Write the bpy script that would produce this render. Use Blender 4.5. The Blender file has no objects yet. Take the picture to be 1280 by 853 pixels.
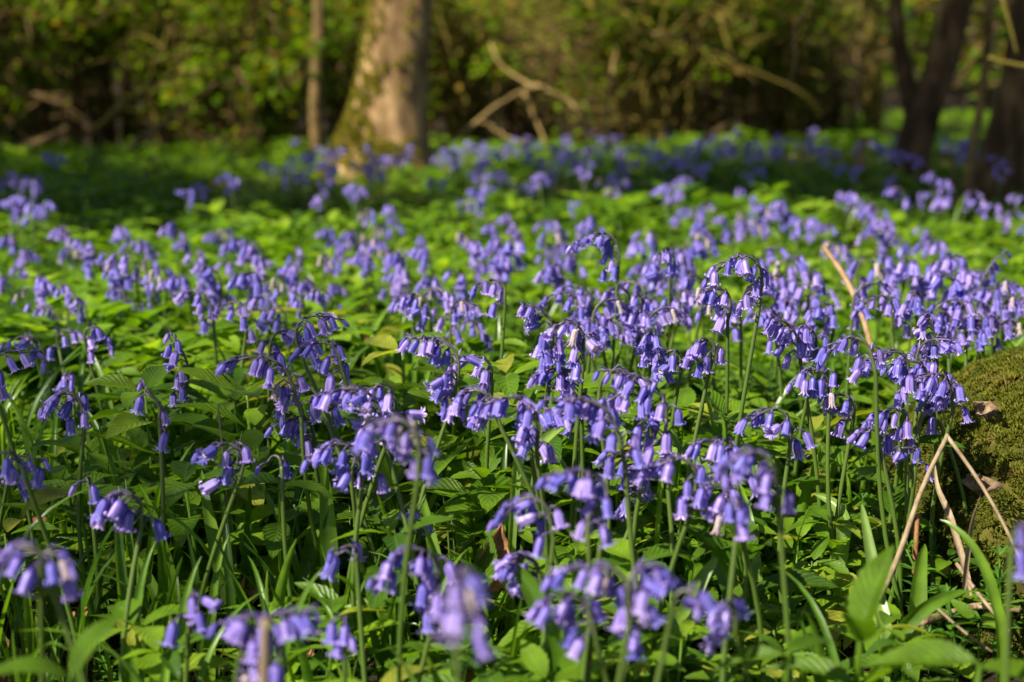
import bpy, math, random
import numpy as np
from mathutils import Vector, Matrix, Quaternion

random.seed(11)
RG = np.random.default_rng(7)
SC = bpy.context.scene
COL = SC.collection
PI = math.pi
rad = math.radians

# ------------------------------------------------------------------ camera
F = 1778.0                     # focal length in pixels of the 1280 wide photograph (50 mm lens)
CAMH = 0.46
TH = math.atan((426.5 - 100.0) / F)


def P(px, py, d):
    """point on the ray through a photo pixel at the distance d (world y)"""
    dx, du = (px - 640.0) / F, -(py - 426.5) / F
    v = Vector((dx, math.cos(TH) + du * math.sin(TH), -math.sin(TH) + du * math.cos(TH)))
    return Vector((0, 0, CAMH)) + v * (d / v.y)


cam_d = bpy.data.cameras.new('camera')
cam = bpy.data.objects.new('camera', cam_d)
COL.objects.link(cam)
cam.location = (0, 0, CAMH)
cam.rotation_euler = (PI / 2 - TH, 0, 0)
cam_d.lens = 50
cam_d.sensor_width = 36
cam_d.clip_start = 0.02
cam_d.clip_end = 400
cam_d.dof.use_dof = True
cam_d.dof.focus_distance = 1.16
cam_d.dof.aperture_fstop = 5.2
cam_d.dof.aperture_blades = 0
SC.camera = cam

# ------------------------------------------------------------------ light
SUN = Vector((-0.55, -0.42, 0.72)).normalized()      # towards the sun
w = bpy.data.worlds.new('World')
SC.world = w
w.use_nodes = True
nt = w.node_tree
nt.nodes.clear()
sky = nt.nodes.new('ShaderNodeTexSky')
sky.sky_type = 'NISHITA'
sky.sun_disc = False
sky.sun_elevation = math.asin(SUN.z)
sky.sun_rotation = math.atan2(SUN.x, SUN.y)
bg = nt.nodes.new('ShaderNodeBackground')
bg.inputs['Strength'].default_value = 0.05
wo = nt.nodes.new('ShaderNodeOutputWorld')
nt.links.new(sky.outputs[0], bg.inputs[0])
nt.links.new(bg.outputs[0], wo.inputs[0])
sl = bpy.data.lights.new('sun', 'SUN')
sl.energy = 5.0
sl.angle = rad(0.53)
sl.color = (1.0, 0.93, 0.80)
so = bpy.data.objects.new('sun', sl)
COL.objects.link(so)
so.rotation_euler = SUN.to_track_quat('Z', 'Y').to_euler()
so.location = (-6, -3, 9)
SC.view_settings.view_transform = 'Standard'
SC.view_settings.look = 'None'
SC.view_settings.gamma = 1
SC.view_settings.exposure = 1.1
SC.view_settings.use_curve_mapping = False
SC.render.engine = 'CYCLES'
cy = SC.cycles
cy.use_denoising = True
cy.max_bounces = 7
cy.diffuse_bounces = 4
cy.glossy_bounces = 2
cy.transmission_bounces = 5
cy.transparent_max_bounces = 6
cy.sample_clamp_indirect = 4.0
cy.caustics_reflective = False
cy.caustics_refractive = False


# ------------------------------------------------------------------ materials
def nodes(name):
    m = bpy.data.materials.new(name)
    m.use_nodes = True
    n = m.node_tree.nodes
    n.clear()
    return m, n, m.node_tree.links


def ramp(n, stops):
    r = n.new('ShaderNodeValToRGB')
    e = r.color_ramp.elements
    while len(e) < len(stops):
        e.new(0.5)
    for k, (p, c) in enumerate(stops):
        e[k].position = p
        e[k].color = (*c, 1)
    return r


def math_node(n, l, op, a, b=None):
    m = n.new('ShaderNodeMath')
    m.operation = op
    for k, v in enumerate((a, b)):
        if v is None:
            continue
        if isinstance(v, (int, float)):
            m.inputs[k].default_value = v
        else:
            l.new(v, m.inputs[k])
    return m.outputs[0]


def mixrgb(n, l, fac, a, b, mode='MIX'):
    m = n.new('ShaderNodeMix')
    m.data_type = 'RGBA'
    m.blend_type = mode
    for s, v in ((0, fac), (6, a), (7, b)):
        if isinstance(v, (int, float)):
            m.inputs[s].default_value = v
        elif isinstance(v, tuple):
            m.inputs[s].default_value = (*v, 1)
        else:
            l.new(v, m.inputs[s])
    return m.outputs[2]


def leaf_mat(name, stops, rough=0.42, trans=0.42, veins=9.0, vein_bump=0.25, tint=(1.0, 1.0, 0.35), spec=0.25, midrib=0.35):
    """leaf: colour by a per-leaf random value, vein pattern along the leaf, light through the blade"""
    m, n, l = nodes(name)
    at = n.new('ShaderNodeAttribute')
    at.attribute_name = 'rnd'
    r = ramp(n, stops)
    l.new(at.outputs['Fac'], r.inputs[0])
    uv = n.new('ShaderNodeUVMap')
    sx = n.new('ShaderNodeSeparateXYZ')
    l.new(uv.outputs[0], sx.inputs[0])
    va = math_node(n, l, 'ABSOLUTE', math_node(n, l, 'SUBTRACT', sx.outputs[1], 0.5))     # 0 at midrib .5 at edge
    rib = math_node(n, l, 'LESS_THAN', va, 0.035)
    col = mixrgb(n, l, math_node(n, l, 'MULTIPLY', rib, midrib), r.outputs[0], (0.16, 0.26, 0.06))
    geo = n.new('ShaderNodeNewGeometry')
    no = n.new('ShaderNodeTexNoise')
    no.inputs['Scale'].default_value = 60
    no.inputs['Detail'].default_value = 3
    l.new(geo.outputs['Position'], no.inputs['Vector'])
    rr = ramp(n, [(0.3, (0.72, 0.72, 0.72)), (0.7, (1.2, 1.2, 1.1))])
    l.new(no.outputs['Fac'], rr.inputs[0])
    col = mixrgb(n, l, 1.0, col, rr.outputs[0], 'MULTIPLY')
    # veins
    ph = math_node(n, l, 'SUBTRACT', math_node(n, l, 'MULTIPLY', sx.outputs[0], veins), math_node(n, l, 'MULTIPLY', va, veins * 0.55))
    sn = math_node(n, l, 'SINE', math_node(n, l, 'MULTIPLY', ph, 2 * PI))
    bu = n.new('ShaderNodeBump')
    bu.inputs['Strength'].default_value = vein_bump
    bu.inputs['Distance'].default_value = 0.002
    l.new(sn, bu.inputs['Height'])
    pr = n.new('ShaderNodeBsdfPrincipled')
    pr.inputs['Roughness'].default_value = rough
    pr.inputs['Specular IOR Level'].default_value = spec
    l.new(col, pr.inputs['Base Color'])
    l.new(bu.outputs[0], pr.inputs['Normal'])
    tr = n.new('ShaderNodeBsdfTranslucent')
    l.new(mixrgb(n, l, 1.0, mixrgb(n, l, 1.0, col, tint, 'MULTIPLY'), (1.9, 1.9, 1.9), 'MULTIPLY'), tr.inputs['Color'])
    mx = n.new('ShaderNodeMixShader')
    mx.inputs[0].default_value = trans
    l.new(pr.outputs[0], mx.inputs[1])
    l.new(tr.outputs[0], mx.inputs[2])
    o = n.new('ShaderNodeOutputMaterial')
    l.new(mx.outputs[0], o.inputs[0])
    return m


def plain_mat(name, stops, scale=30.0, rough=0.8, bump=0.3, stretch=(1, 1, 1), dist=0.01, spec=0.15, detail=6):
    m, n, l = nodes(name)
    tc = n.new('ShaderNodeTexCoord')
    mp = n.new('ShaderNodeMapping')
    mp.inputs['Scale'].default_value = stretch
    l.new(tc.outputs['Object'], mp.inputs[0])
    no = n.new('ShaderNodeTexNoise')
    no.inputs['Scale'].default_value = scale
    no.inputs['Detail'].default_value = detail
    no.inputs['Roughness'].default_value = 0.65
    l.new(mp.outputs[0], no.inputs['Vector'])
    r = ramp(n, stops)
    l.new(no.outputs['Fac'], r.inputs[0])
    bu = n.new('ShaderNodeBump')
    bu.inputs['Strength'].default_value = bump
    bu.inputs['Distance'].default_value = dist
    l.new(no.outputs['Fac'], bu.inputs['Height'])
    pr = n.new('ShaderNodeBsdfPrincipled')
    pr.inputs['Roughness'].default_value = rough
    pr.inputs['Specular IOR Level'].default_value = spec
    l.new(r.outputs[0], pr.inputs['Base Color'])
    l.new(bu.outputs[0], pr.inputs['Normal'])
    o = n.new('ShaderNodeOutputMaterial')
    l.new(pr.outputs[0], o.inputs[0])
    return m


def petal_mat():
    m, n, l = nodes('bluebell_petal')
    uv = n.new('ShaderNodeUVMap')
    sx = n.new('ShaderNodeSeparateXYZ')
    l.new(uv.outputs[0], sx.inputs[0])
    oi = n.new('ShaderNodeObjectInfo')
    at = n.new('ShaderNodeAttribute')
    at.attribute_name = 'rnd'
    rn = math_node(n, l, 'FRACT', math_node(n, l, 'ADD', oi.outputs['Random'], at.outputs['Fac']))
    body = ramp(n, [(0.0, (0.165, 0.15, 0.57)), (0.35, (0.275, 0.23, 0.69)), (0.7, (0.355, 0.26, 0.675)), (1.0, (0.48, 0.385, 0.77))])
    l.new(rn, body.inputs[0])
    # violet near the stalk, paler rim at the tips
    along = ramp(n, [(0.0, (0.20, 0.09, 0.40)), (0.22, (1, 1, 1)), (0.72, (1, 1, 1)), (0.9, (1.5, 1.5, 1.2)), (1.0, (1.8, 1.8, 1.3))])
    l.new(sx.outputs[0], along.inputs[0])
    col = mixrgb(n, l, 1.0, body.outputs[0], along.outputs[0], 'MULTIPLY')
    va = math_node(n, l, 'ABSOLUTE', math_node(n, l, 'SUBTRACT', sx.outputs[1], 0.5))
    st = ramp(n, [(0.0, (0.42, 0.36, 0.64)), (0.10, (0.58, 0.52, 0.76)), (0.2, (1, 1, 1)), (0.5, (1.12, 1.12, 1.05))])
    l.new(va, st.inputs[0])
    col = mixrgb(n, l, 1.0, col, st.outputs[0], 'MULTIPLY')
    pr = n.new('ShaderNodeBsdfPrincipled')
    pr.inputs['Roughness'].default_value = 0.42
    pr.inputs['Specular IOR Level'].default_value = 0.45
    pr.inputs['Sheen Weight'].default_value = 0.15
    l.new(col, pr.inputs['Base Color'])
    tr = n.new('ShaderNodeBsdfTranslucent')
    l.new(mixrgb(n, l, 1.0, col, (1.25, 1.05, 1.25), 'MULTIPLY'), tr.inputs['Color'])
    mx = n.new('ShaderNodeMixShader')
    mx.inputs[0].default_value = 0.36
    l.new(pr.outputs[0], mx.inputs[1])
    l.new(tr.outputs[0], mx.inputs[2])
    o = n.new('ShaderNodeOutputMaterial')
    l.new(mx.outputs[0], o.inputs[0])
    return m


def stalk_mat():
    """green stalk turning violet-brown in the flower head (attribute rnd = 0 green .. 1 violet)"""
    m, n, l = nodes('bluebell_stalk')
    at = n.new('ShaderNodeAttribute')
    at.attribute_name = 'rnd'
    r = ramp(n, [(0.0, (0.065, 0.135, 0.014)), (0.45, (0.075, 0.11, 0.02)), (0.75, (0.07, 0.05, 0.06)), (1.0, (0.13, 0.09, 0.30))])
    l.new(at.outputs['Fac'], r.inputs[0])
    pr = n.new('ShaderNodeBsdfPrincipled')
    pr.inputs['Roughness'].default_value = 0.4
    pr.inputs['Subsurface Weight'].default_value = 0.0
    l.new(r.outputs[0], pr.inputs['Base Color'])
    o = n.new('ShaderNodeOutputMaterial')
    l.new(pr.outputs[0], o.inputs[0])
    return m


M = {}
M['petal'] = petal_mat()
M['stalk'] = stalk_mat()
M['anther'] = plain_mat('cream_anther', [(0.3, (0.62, 0.52, 0.30)), (0.7, (0.85, 0.78, 0.55))], 300, 0.7, 0.1)
M['leaf'] = leaf_mat('herb_leaf', [(0.0, (0.045, 0.105, 0.007)), (0.35, (0.098, 0.20, 0.010)), (0.7, (0.165, 0.295, 0.013)), (1.0, (0.25, 0.37, 0.024))])
M['near_leaf'] = leaf_mat('near_herb_leaf', [(0.0, (0.045, 0.108, 0.007)), (0.4, (0.092, 0.185, 0.009)), (0.8, (0.155, 0.265, 0.011)), (0.97, (0.20, 0.31, 0.02)), (1.0, (0.25, 0.27, 0.03))], spec=.3)
M['broad'] = leaf_mat('broad_leaf', [(0.0, (0.045, 0.108, 0.007)), (0.5, (0.09, 0.18, 0.009)), (1.0, (0.14, 0.25, 0.013))], spec=.22, trans=.5, rough=0.42, vein_bump=0.4, veins=10)
M['strap'] = leaf_mat('strap_leaf', [(0.0, (0.042, 0.105, 0.009)), (0.45, (0.088, 0.185, 0.011)), (0.85, (0.15, 0.265, 0.02)), (1.0, (0.20, 0.31, 0.06))], rough=0.33, veins=0.0, vein_bump=0.0, spec=0.5, midrib=0.2)
M['cleaver'] = leaf_mat('cleaver_leaf', [(0.0, (0.045, 0.13, 0.012)), (1.0, (0.10, 0.23, 0.02))], rough=0.45, veins=0.0, vein_bump=0.0)
M['wood_leaf'] = leaf_mat('thicket_leaf', [(0.0, (0.05, 0.115, 0.004)), (0.4, (0.12, 0.205, 0.005)), (0.82, (0.23, 0.31, 0.008)), (0.92, (0.25, 0.16, 0.016)), (1.0, (0.18, 0.09, 0.025))], veins=0.0, vein_bump=0.0, rough=0.6, trans=0.5, spec=0.12)
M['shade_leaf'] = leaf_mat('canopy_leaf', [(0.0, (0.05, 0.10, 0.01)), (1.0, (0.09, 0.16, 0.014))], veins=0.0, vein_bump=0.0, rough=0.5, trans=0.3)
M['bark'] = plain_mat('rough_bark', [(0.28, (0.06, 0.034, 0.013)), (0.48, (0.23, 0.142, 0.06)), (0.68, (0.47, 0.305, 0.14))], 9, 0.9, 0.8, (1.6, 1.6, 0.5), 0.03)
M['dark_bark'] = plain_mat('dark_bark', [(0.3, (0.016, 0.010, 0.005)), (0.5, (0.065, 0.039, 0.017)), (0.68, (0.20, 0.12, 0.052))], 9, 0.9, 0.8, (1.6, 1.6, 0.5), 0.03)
M['twig'] = plain_mat('twig_bark', [(0.3, (0.055, 0.033, 0.012)), (0.5, (0.15, 0.095, 0.036)), (0.75, (0.29, 0.19, 0.075))], 12, 0.85, 0.4)
M['mossy_twig'] = plain_mat('mossy_twig', [(0.3, (0.055, 0.042, 0.008)), (0.5, (0.14, 0.11, 0.018)), (0.75, (0.28, 0.20, 0.055))], 8, 0.9, 0.4)
M['moss'] = plain_mat('moss', [(0.3, (0.018, 0.016, 0.004)), (0.5, (0.055, 0.052, 0.008)), (0.72, (0.11, 0.10, 0.014))], 28, 0.95, 0.3)
M['stump_bark'] = plain_mat('stump_bark', [(0.32, (0.03, 0.018, 0.009)), (0.48, (0.17, 0.11, 0.065)), (0.66, (0.42, 0.30, 0.19))], 38, 0.9, 0.7, (1, 1, 1), 0.01)
M['straw'] = plain_mat('dry_straw', [(0.3, (0.12, 0.08, 0.043)), (0.6, (0.31, 0.235, 0.145))], 40, 0.6, 0.3, (3, 3, 0.4), 0.003)
M['tan_stick'] = plain_mat('tan_stick', [(0.3, (0.14, 0.085, 0.04)), (0.6, (0.32, 0.21, 0.11))], 40, 0.7, 0.4, (1, 1, 1), 0.004)
M['sun_toned_branch'] = plain_mat('sun_toned_branch', [(0.3, (0.12, 0.08, 0.025)), (0.5, (0.25, 0.17, 0.06)), (0.75, (0.38, 0.27, 0.11))], 8, 0.9, 0.4)  # lighter twig bark: sunlight on the bare branches is put into the colour
M['brown_leaf'] = plain_mat('dead_leaf', [(0.3, (0.11, 0.045, 0.02)), (0.5, (0.26, 0.12, 0.055)), (0.75, (0.42, 0.24, 0.13))], 60, 0.7, 0.6, (1, 1, 1), 0.004)
M['soil'] = plain_mat('leaf_litter_soil', [(0.3, (0.012, 0.009, 0.006)), (0.55, (0.035, 0.024, 0.014)), (0.75, (0.075, 0.05, 0.03))], 45, 0.95, 0.8, (1, 1, 1), 0.03)
def moss_tuft_mat(name='moss_shoot', stops=None):
    m, n, l = nodes(name)
    at = n.new('ShaderNodeAttribute')
    at.attribute_name = 'rnd'
    r = ramp(n, stops or [(0.0, (0.035, 0.042, 0.005)), (0.5, (0.095, 0.112, 0.007)), (0.88, (0.17, 0.18, 0.012)), (1.0, (0.20, 0.13, 0.04))])
    l.new(at.outputs['Fac'], r.inputs[0])
    pr = n.new('ShaderNodeBsdfPrincipled')
    pr.inputs['Roughness'].default_value = 0.8
    pr.inputs['Specular IOR Level'].default_value = 0.2
    l.new(r.outputs[0], pr.inputs['Base Color'])
    tr = n.new('ShaderNodeBsdfTranslucent')
    l.new(r.outputs[0], tr.inputs['Color'])
    mx = n.new('ShaderNodeMixShader')
    mx.inputs[0].default_value = 0.25
    l.new(pr.outputs[0], mx.inputs[1])
    l.new(tr.outputs[0], mx.inputs[2])
    o = n.new('ShaderNodeOutputMaterial')
    l.new(mx.outputs[0], o.inputs[0])
    return m
M['tuft'] = moss_tuft_mat()
M['yellow_tuft'] = moss_tuft_mat('yellow_moss_shoot', [(0.0, (0.08, 0.075, 0.006)), (0.5, (0.22, 0.21, 0.012)), (1.0, (0.36, 0.30, 0.03))])


# ------------------------------------------------------------------ mesh tools
class MB:
    """collects quads (vertices, uv, a per-vertex random value, a material slot) and links them as ONE mesh object"""

    def __init__(s):
        s.v, s.q, s.uv, s.r, s.m, s.n = [], [], [], [], [], 0

    def add(s, v, q, uv=None, r=0.5, mat=0):
        v = np.asarray(v, float).reshape(-1, 3)
        q = np.asarray(q, int).reshape(-1, 4)
        s.v.append(v)
        s.q.append(q + s.n)
        s.uv.append(np.zeros((len(v), 2)) if uv is None else np.asarray(uv, float))
        s.r.append(np.full(len(v), r) if np.isscalar(r) else np.asarray(r, float))
        s.m.append(np.full(len(q), mat))
        s.n += len(v)

    def add_mb(s, o, mat=None, r=None):
        v, q, uv, rr, m = o.arrays()
        s.v.append(v); s.q.append(q + s.n); s.uv.append(uv); s.r.append(rr if r is None else np.full(len(v), r)); s.m.append(m if mat is None else np.full(len(q), mat))
        s.n += len(v)

    def arrays(s):
        return np.concatenate(s.v), np.concatenate(s.q), np.concatenate(s.uv), np.concatenate(s.r), np.concatenate(s.m)

    def tube(s, pts, radii, sides=6, r=0.5, mat=0, cap=True):
        pts = np.asarray([tuple(p) for p in pts], float)
        k = len(pts)
        radii = np.full(k, radii) if np.isscalar(radii) else np.asarray(radii, float)
        rr = np.full(k, r) if np.isscalar(r) else np.asarray(r, float)
        if cap:
            pts = np.concatenate([pts[:1], pts, pts[-1:]])
            radii = np.concatenate([[1e-5], radii, [1e-5]])
            rr = np.concatenate([rr[:1], rr, rr[-1:]])
            k += 2
        T = np.gradient(pts, axis=0)
        T[np.linalg.norm(T, axis=1) < 1e-9] = (0, 0, 1)
        T /= np.linalg.norm(T, axis=1)[:, None]
        ref = np.array((0.31, 0.9, 0.3)) if abs(T[:, 1]).mean() < 0.8 else np.array((0.9, 0.1, 0.3))
        A = np.cross(T, ref)
        A /= np.linalg.norm(A, axis=1)[:, None] + 1e-12
        B = np.cross(T, A)
        an = np.arange(sides) * 2 * PI / sides
        v = pts[:, None, :] + radii[:, None, None] * (np.cos(an)[None, :, None] * A[:, None, :] + np.sin(an)[None, :, None] * B[:, None, :])
        i = np.arange(k - 1)[:, None] * sides
        j = np.arange(sides)[None, :]
        j2 = (j + 1) % sides
        q = np.stack([i + j, i + j2, i + sides + j2, i + sides + j], -1).reshape(-1, 4)
        uv = np.stack([np.repeat(np.linspace(0, 1, k), sides), np.tile(np.arange(sides) / sides, k)], 1)
        s.add(v.reshape(-1, 3), q, uv, np.repeat(rr, sides), mat)

    def scatter(s, tmpl, mats, offs, rnd, spread=0.0, mat=None):
        """tmpl (an MB) placed k times: mats (k,3,3), offs (k,3), rnd (k)"""
        v, q, uv, r0, m = tmpl.arrays()
        k, nv = len(offs), len(v)
        V = np.einsum('kij,vj->kvi', mats, v) + offs[:, None, :]
        Q = (np.arange(k) * nv)[:, None, None] + q[None]
        R = np.clip(rnd[:, None] + (r0[None] - 0.5) * spread, 0, 1)
        s.v.append(V.reshape(-1, 3)); s.q.append(Q.reshape(-1, 4) + s.n)
        s.uv.append(np.tile(uv, (k, 1))); s.r.append(R.reshape(-1))
        s.m.append(np.tile(m if mat is None else np.full(len(q), mat), k))
        s.n += k * nv

    def mesh(s, name, mats):
        v, q, uv, r, m = s.arrays()
        me = bpy.data.meshes.new(name)
        me.vertices.add(len(v))
        me.vertices.foreach_set('co', v.astype(np.float32).ravel())
        me.loops.add(len(q) * 4)
        me.loops.foreach_set('vertex_index', q.astype(np.int32).ravel())
        me.polygons.add(len(q))
        me.polygons.foreach_set('loop_start', np.arange(0, len(q) * 4, 4, dtype=np.int32))
        me.polygons.foreach_set('material_index', m.astype(np.int32))
        me.polygons.foreach_set('use_smooth', np.ones(len(q), dtype=bool))
        me.update(calc_edges=True)
        ul = me.uv_layers.new(name='UVMap')
        ul.data.foreach_set('uv', uv[q.ravel()].astype(np.float32).ravel())
        a = me.attributes.new('rnd', 'FLOAT', 'POINT')
        a.data.foreach_set('value', r.astype(np.float32))
        for k in (mats if isinstance(mats, (list, tuple)) else [mats]):
            me.materials.append(k)
        return me

    def build(s, name, mats, parent=None, loc=None):
        o = bpy.data.objects.new(name, s.mesh(name, mats))
        COL.objects.link(o)
        if parent:
            o.parent = parent
        if loc is not None:
            o.location = loc
        return o


def obj(name, me, parent=None):
    o = bpy.data.objects.new(name, me)
    COL.objects.link(o)
    if parent:
        o.parent = parent
    return o


def tag(o, label, cat, group=None, kind=None):
    o['label'] = label
    o['category'] = cat
    if group:
        o['group'] = group
    if kind:
        o['kind'] = kind
    return o


def empty(name, loc, rz=0.0):
    o = bpy.data.objects.new(name, None)
    o.empty_display_size = 0.05
    COL.objects.link(o)
    o.location = loc
    o.rotation_euler = (0, 0, rz)
    return o


def copy_tree(o, parent=None):
    c = o.copy()
    COL.objects.link(c)
    if parent:
        c.parent = parent
    for ch in [x for x in COL.objects if x.parent == o]:
        copy_tree(ch, c)
    return c


def rotz(a):
    a = np.asarray(a, float)
    z, o = np.zeros_like(a), np.ones_like(a)
    c, s_ = np.cos(a), np.sin(a)
    return np.stack([np.stack([c, -s_, z], -1), np.stack([s_, c, z], -1), np.stack([z, z, o], -1)], -2)


def euler_mats(rx, ry, rz):
    rx, ry = np.asarray(rx, float), np.asarray(ry, float)
    z, o = np.zeros_like(rx), np.ones_like(rx)
    X = np.stack([np.stack([o, z, z], -1), np.stack([z, np.cos(rx), -np.sin(rx)], -1), np.stack([z, np.sin(rx), np.cos(rx)], -1)], -2)
    Y = np.stack([np.stack([np.cos(ry), z, np.sin(ry)], -1), np.stack([z, o, z], -1), np.stack([-np.sin(ry), z, np.cos(ry)], -1)], -2)
    return rotz(rz) @ Y @ X


def vnoise(x, y, seed=0):
    """smooth value noise on arrays"""
    xi, yi = np.floor(x).astype(int), np.floor(y).astype(int)
    xf, yf = x - xi, y - yi
    def h(a, b):
        t = np.sin(a * 127.1 + b * 311.7 + seed * 74.7) * 43758.5453
        return t - np.floor(t)
    u, v = xf * xf * (3 - 2 * xf), yf * yf * (3 - 2 * yf)
    return (h(xi, yi) * (1 - u) + h(xi + 1, yi) * u) * (1 - v) + (h(xi, yi + 1) * (1 - u) + h(xi + 1, yi + 1) * u) * v


def leaf_template(nu=7, nv=4, width=0.36, droop=0.25, fold=0.18, shape=0.85, serrate=0.0, twist=0.0, wave=0.0):
    """a unit leaf along +X from the origin, nv cells across"""
    m = MB()
    u = np.linspace(0, 1, nu + 1)
    wd = width * 0.5 * np.maximum(np.sin(PI * u ** shape), 0.0) ** 0.85
    wd[0] = 0.012
    wd[-1] = 0.004
    v = np.linspace(-1, 1, nv + 1)
    X = np.repeat(u[:, None], nv + 1, 1)
    se = 1 + serrate * np.where(np.arange(nu + 1) % 2 == 0, 1, -1)
    Y = v[None, :] * wd[:, None] * np.where(np.abs(v)[None, :] > 0.9, se[:, None], 1)
    ang = -2 * droop * u[:, None]
    Z = -droop * u[:, None] ** 2 + np.abs(Y) * fold * 2 + wave * np.sin(u[:, None] * 9 + v[None, :] * 2) * np.abs(v)[None, :]
    X = X - 0.3 * droop ** 2 * u[:, None] ** 3
    tw = twist * u[:, None]
    Y, Z = Y * np.cos(tw) , Z + Y * np.sin(tw)
    V = np.stack([X, Y, Z], -1).reshape(-1, 3)
    uv = np.stack([np.repeat(u[:, None], nv + 1, 1), np.repeat((v[None, :] + 1) / 2, nu + 1, 0)], -1).reshape(-1, 2)
    i = np.arange(nu)[:, None] * (nv + 1)
    j = np.arange(nv)[None, :]
    q = np.stack([i + j, i + nv + 1 + j, i + nv + 2 + j, i + j + 1], -1).reshape(-1, 4)
    m.add(V, q, uv)
    return m


def blade(m, pts, width, r=0.5, mat=0, fold=0.25, side=None, nose=0.25, twist=0.0):
    """a strap leaf along pts: 4 cells across, keeled, tapering to the tip"""
    pts = np.asarray([tuple(p) for p in pts], float)
    k = len(pts)
    T = np.gradient(pts, axis=0)
    T /= np.linalg.norm(T, axis=1)[:, None] + 1e-12
    if side is None:
        side = np.cross(T[0], (0, 0, 1.0))
        if np.linalg.norm(side) < 0.1:
            side = np.array((1.0, 0.2, 0))
    side = np.asarray(side, float)
    S = side[None] - T * (T @ side)[:, None]
    S /= np.linalg.norm(S, axis=1)[:, None]
    N = np.cross(S, T)
    u = np.linspace(0, 1, k)
    if twist:
        c, s_ = np.cos(twist * u)[:, None], np.sin(twist * u)[:, None]
        S, N = S * c + N * s_, N * c - S * s_
    wd = width * 0.5 * np.minimum(1, 0.55 + u * 2.2) * np.minimum(1, ((1 - u) / (nose + 0.35) + 0.01)) ** 0.7
    v = np.linspace(-1, 1, 5)
    V = pts[:, None] + S[:, None] * (v[None, :, None] * wd[:, None, None]) + N[:, None] * (np.abs(v)[None, :, None] ** 1.4 * wd[:, None, None] * fold * 2)
    uv = np.stack([np.repeat(u[:, None], 5, 1), np.repeat((v[None] + 1) / 2, k, 0)], -1).reshape(-1, 2)
    i = np.arange(k - 1)[:, None] * 5
    j = np.arange(4)[None]
    q = np.stack([i + j, i + 5 + j, i + 6 + j, i + j + 1], -1).reshape(-1, 4)
    m.add(V.reshape(-1, 3), q, uv, r, mat)


def bez(a, b, c, n=10, d=None):
    a, b, c = (np.asarray(tuple(x), float) for x in (a, b, c))
    t = np.linspace(0, 1, n)[:, None]
    if d is None:
        return a * (1 - t) ** 2 + b * 2 * t * (1 - t) + c * t * t
    d = np.asarray(tuple(d), float)
    return a * (1 - t) ** 3 + b * 3 * t * (1 - t) ** 2 + c * 3 * t * t * (1 - t) + d * t ** 3


def smooth_path(pts, n=6):
    """Catmull-Rom through points"""
    p = [np.asarray(tuple(x), float) for x in pts]
    p = [2 * p[0] - p[1]] + p + [2 * p[-1] - p[-2]]
    out = []
    for k in range(1, len(p) - 2):
        for t in np.linspace(0, 1, n, endpoint=False):
            a, b, c, d = p[k - 1:k + 3]
            out.append(0.5 * (2 * b + (c - a) * t + (2 * a - 5 * b + 4 * c - d) * t * t + (3 * b - a - 3 * c + d) * t ** 3))
    out.append(p[-2])
    return np.array(out)


# ------------------------------------------------------------------ the ground
def build_ground():
    xs = np.concatenate([np.linspace(-60, -8, 20), np.linspace(-7.5, 7.5, 61), np.linspace(8, 60, 20)])
    ys = np.concatenate([np.linspace(-12, 0, 8), np.linspace(0.25, 10, 60), np.linspace(10.5, 80, 50)])
    X, Y = np.meshgrid(xs, ys)
    Z = (vnoise(X * 1.3, Y * 1.3, 1) - 0.6) * 0.04 + np.clip((Y - 21) / 14, 0, 1) ** 1.5 * 5.5
    m = MB()
    nx, ny = len(xs), len(ys)
    i = np.arange(ny - 1)[:, None] * nx
    j = np.arange(nx - 1)[None]
    m.add(np.stack([X, Y, Z], -1).reshape(-1, 3), np.stack([i + j, i + j + 1, i + nx + j + 1, i + nx + j], -1).reshape(-1, 4))
    g = m.build('ground', M['soil'])
    g['kind'] = 'structure'
    g['label'] = 'dark woodland soil under the plants'


build_ground()

# ------------------------------------------------------------------ bluebells
def bell_mesh(name, L, r1, curl, flare=0.0, close=False, nrow=13):
    """one nodding bell: six tepals joined to a tube, the tips rolled back; hangs along -Z from the origin"""
    m = MB()
    for k in range(6):
        a0 = k * PI / 3
        off = 0.00018 if k % 2 else -0.00012
        t = np.linspace(0, 1, nrow + 1)
        r = np.interp(t, [0, 0.06, 0.22, 0.45, 0.7, 1], [0.0012, 0.0024, r1 * 0.95, r1, r1 * 0.96, r1 * (0.25 if close else 1.08 + flare)])
        z = -t * L
        wd = np.interp(t, [0, 0.06, 0.3, 0.66, 0.82, 0.93, 1], [0.62, 0.6, 0.58, 0.53, 0.40, 0.26, 0.04])   # half angle in rad
        hw = wd * np.maximum(r, r1 * 0.55 * (t > 0.5))
        if curl > 0:
            tc = 0.69
            sel = t > tc
            R = L * (1 - tc) / curl
            ph = (t[sel] - tc) / (1 - tc) * curl
            rb = np.interp(tc, t, r)
            r[sel] = rb + R * (1 - np.cos(ph))
            z[sel] = -tc * L - R * np.sin(ph)
        vv = np.linspace(-1, 1, 5)
        # across the tepal: follow the tube below, flatter towards the tip
        ang = a0 + vv[None] * (hw / np.maximum(r, 1e-4))[:, None]
        rr = (r + off)[:, None] * (1 + 0.16 * (1 - np.abs(vv))[None] * (t[:, None] > 0.1))
        V = np.stack([rr * np.cos(ang), rr * np.sin(ang), np.repeat(z[:, None], 5, 1)], -1)
        uv = np.stack([np.repeat(t[:, None], 5, 1), np.repeat((vv[None] + 1) / 2, nrow + 1, 0)], -1).reshape(-1, 2)
        i = np.arange(nrow)[:, None] * 5
        j = np.arange(4)[None]
        q = np.stack([i + j, i + 5 + j, i + 6 + j, i + j + 1], -1).reshape(-1, 4)
        m.add(V.reshape(-1, 3), q, uv, 0.0)
    return m


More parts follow.
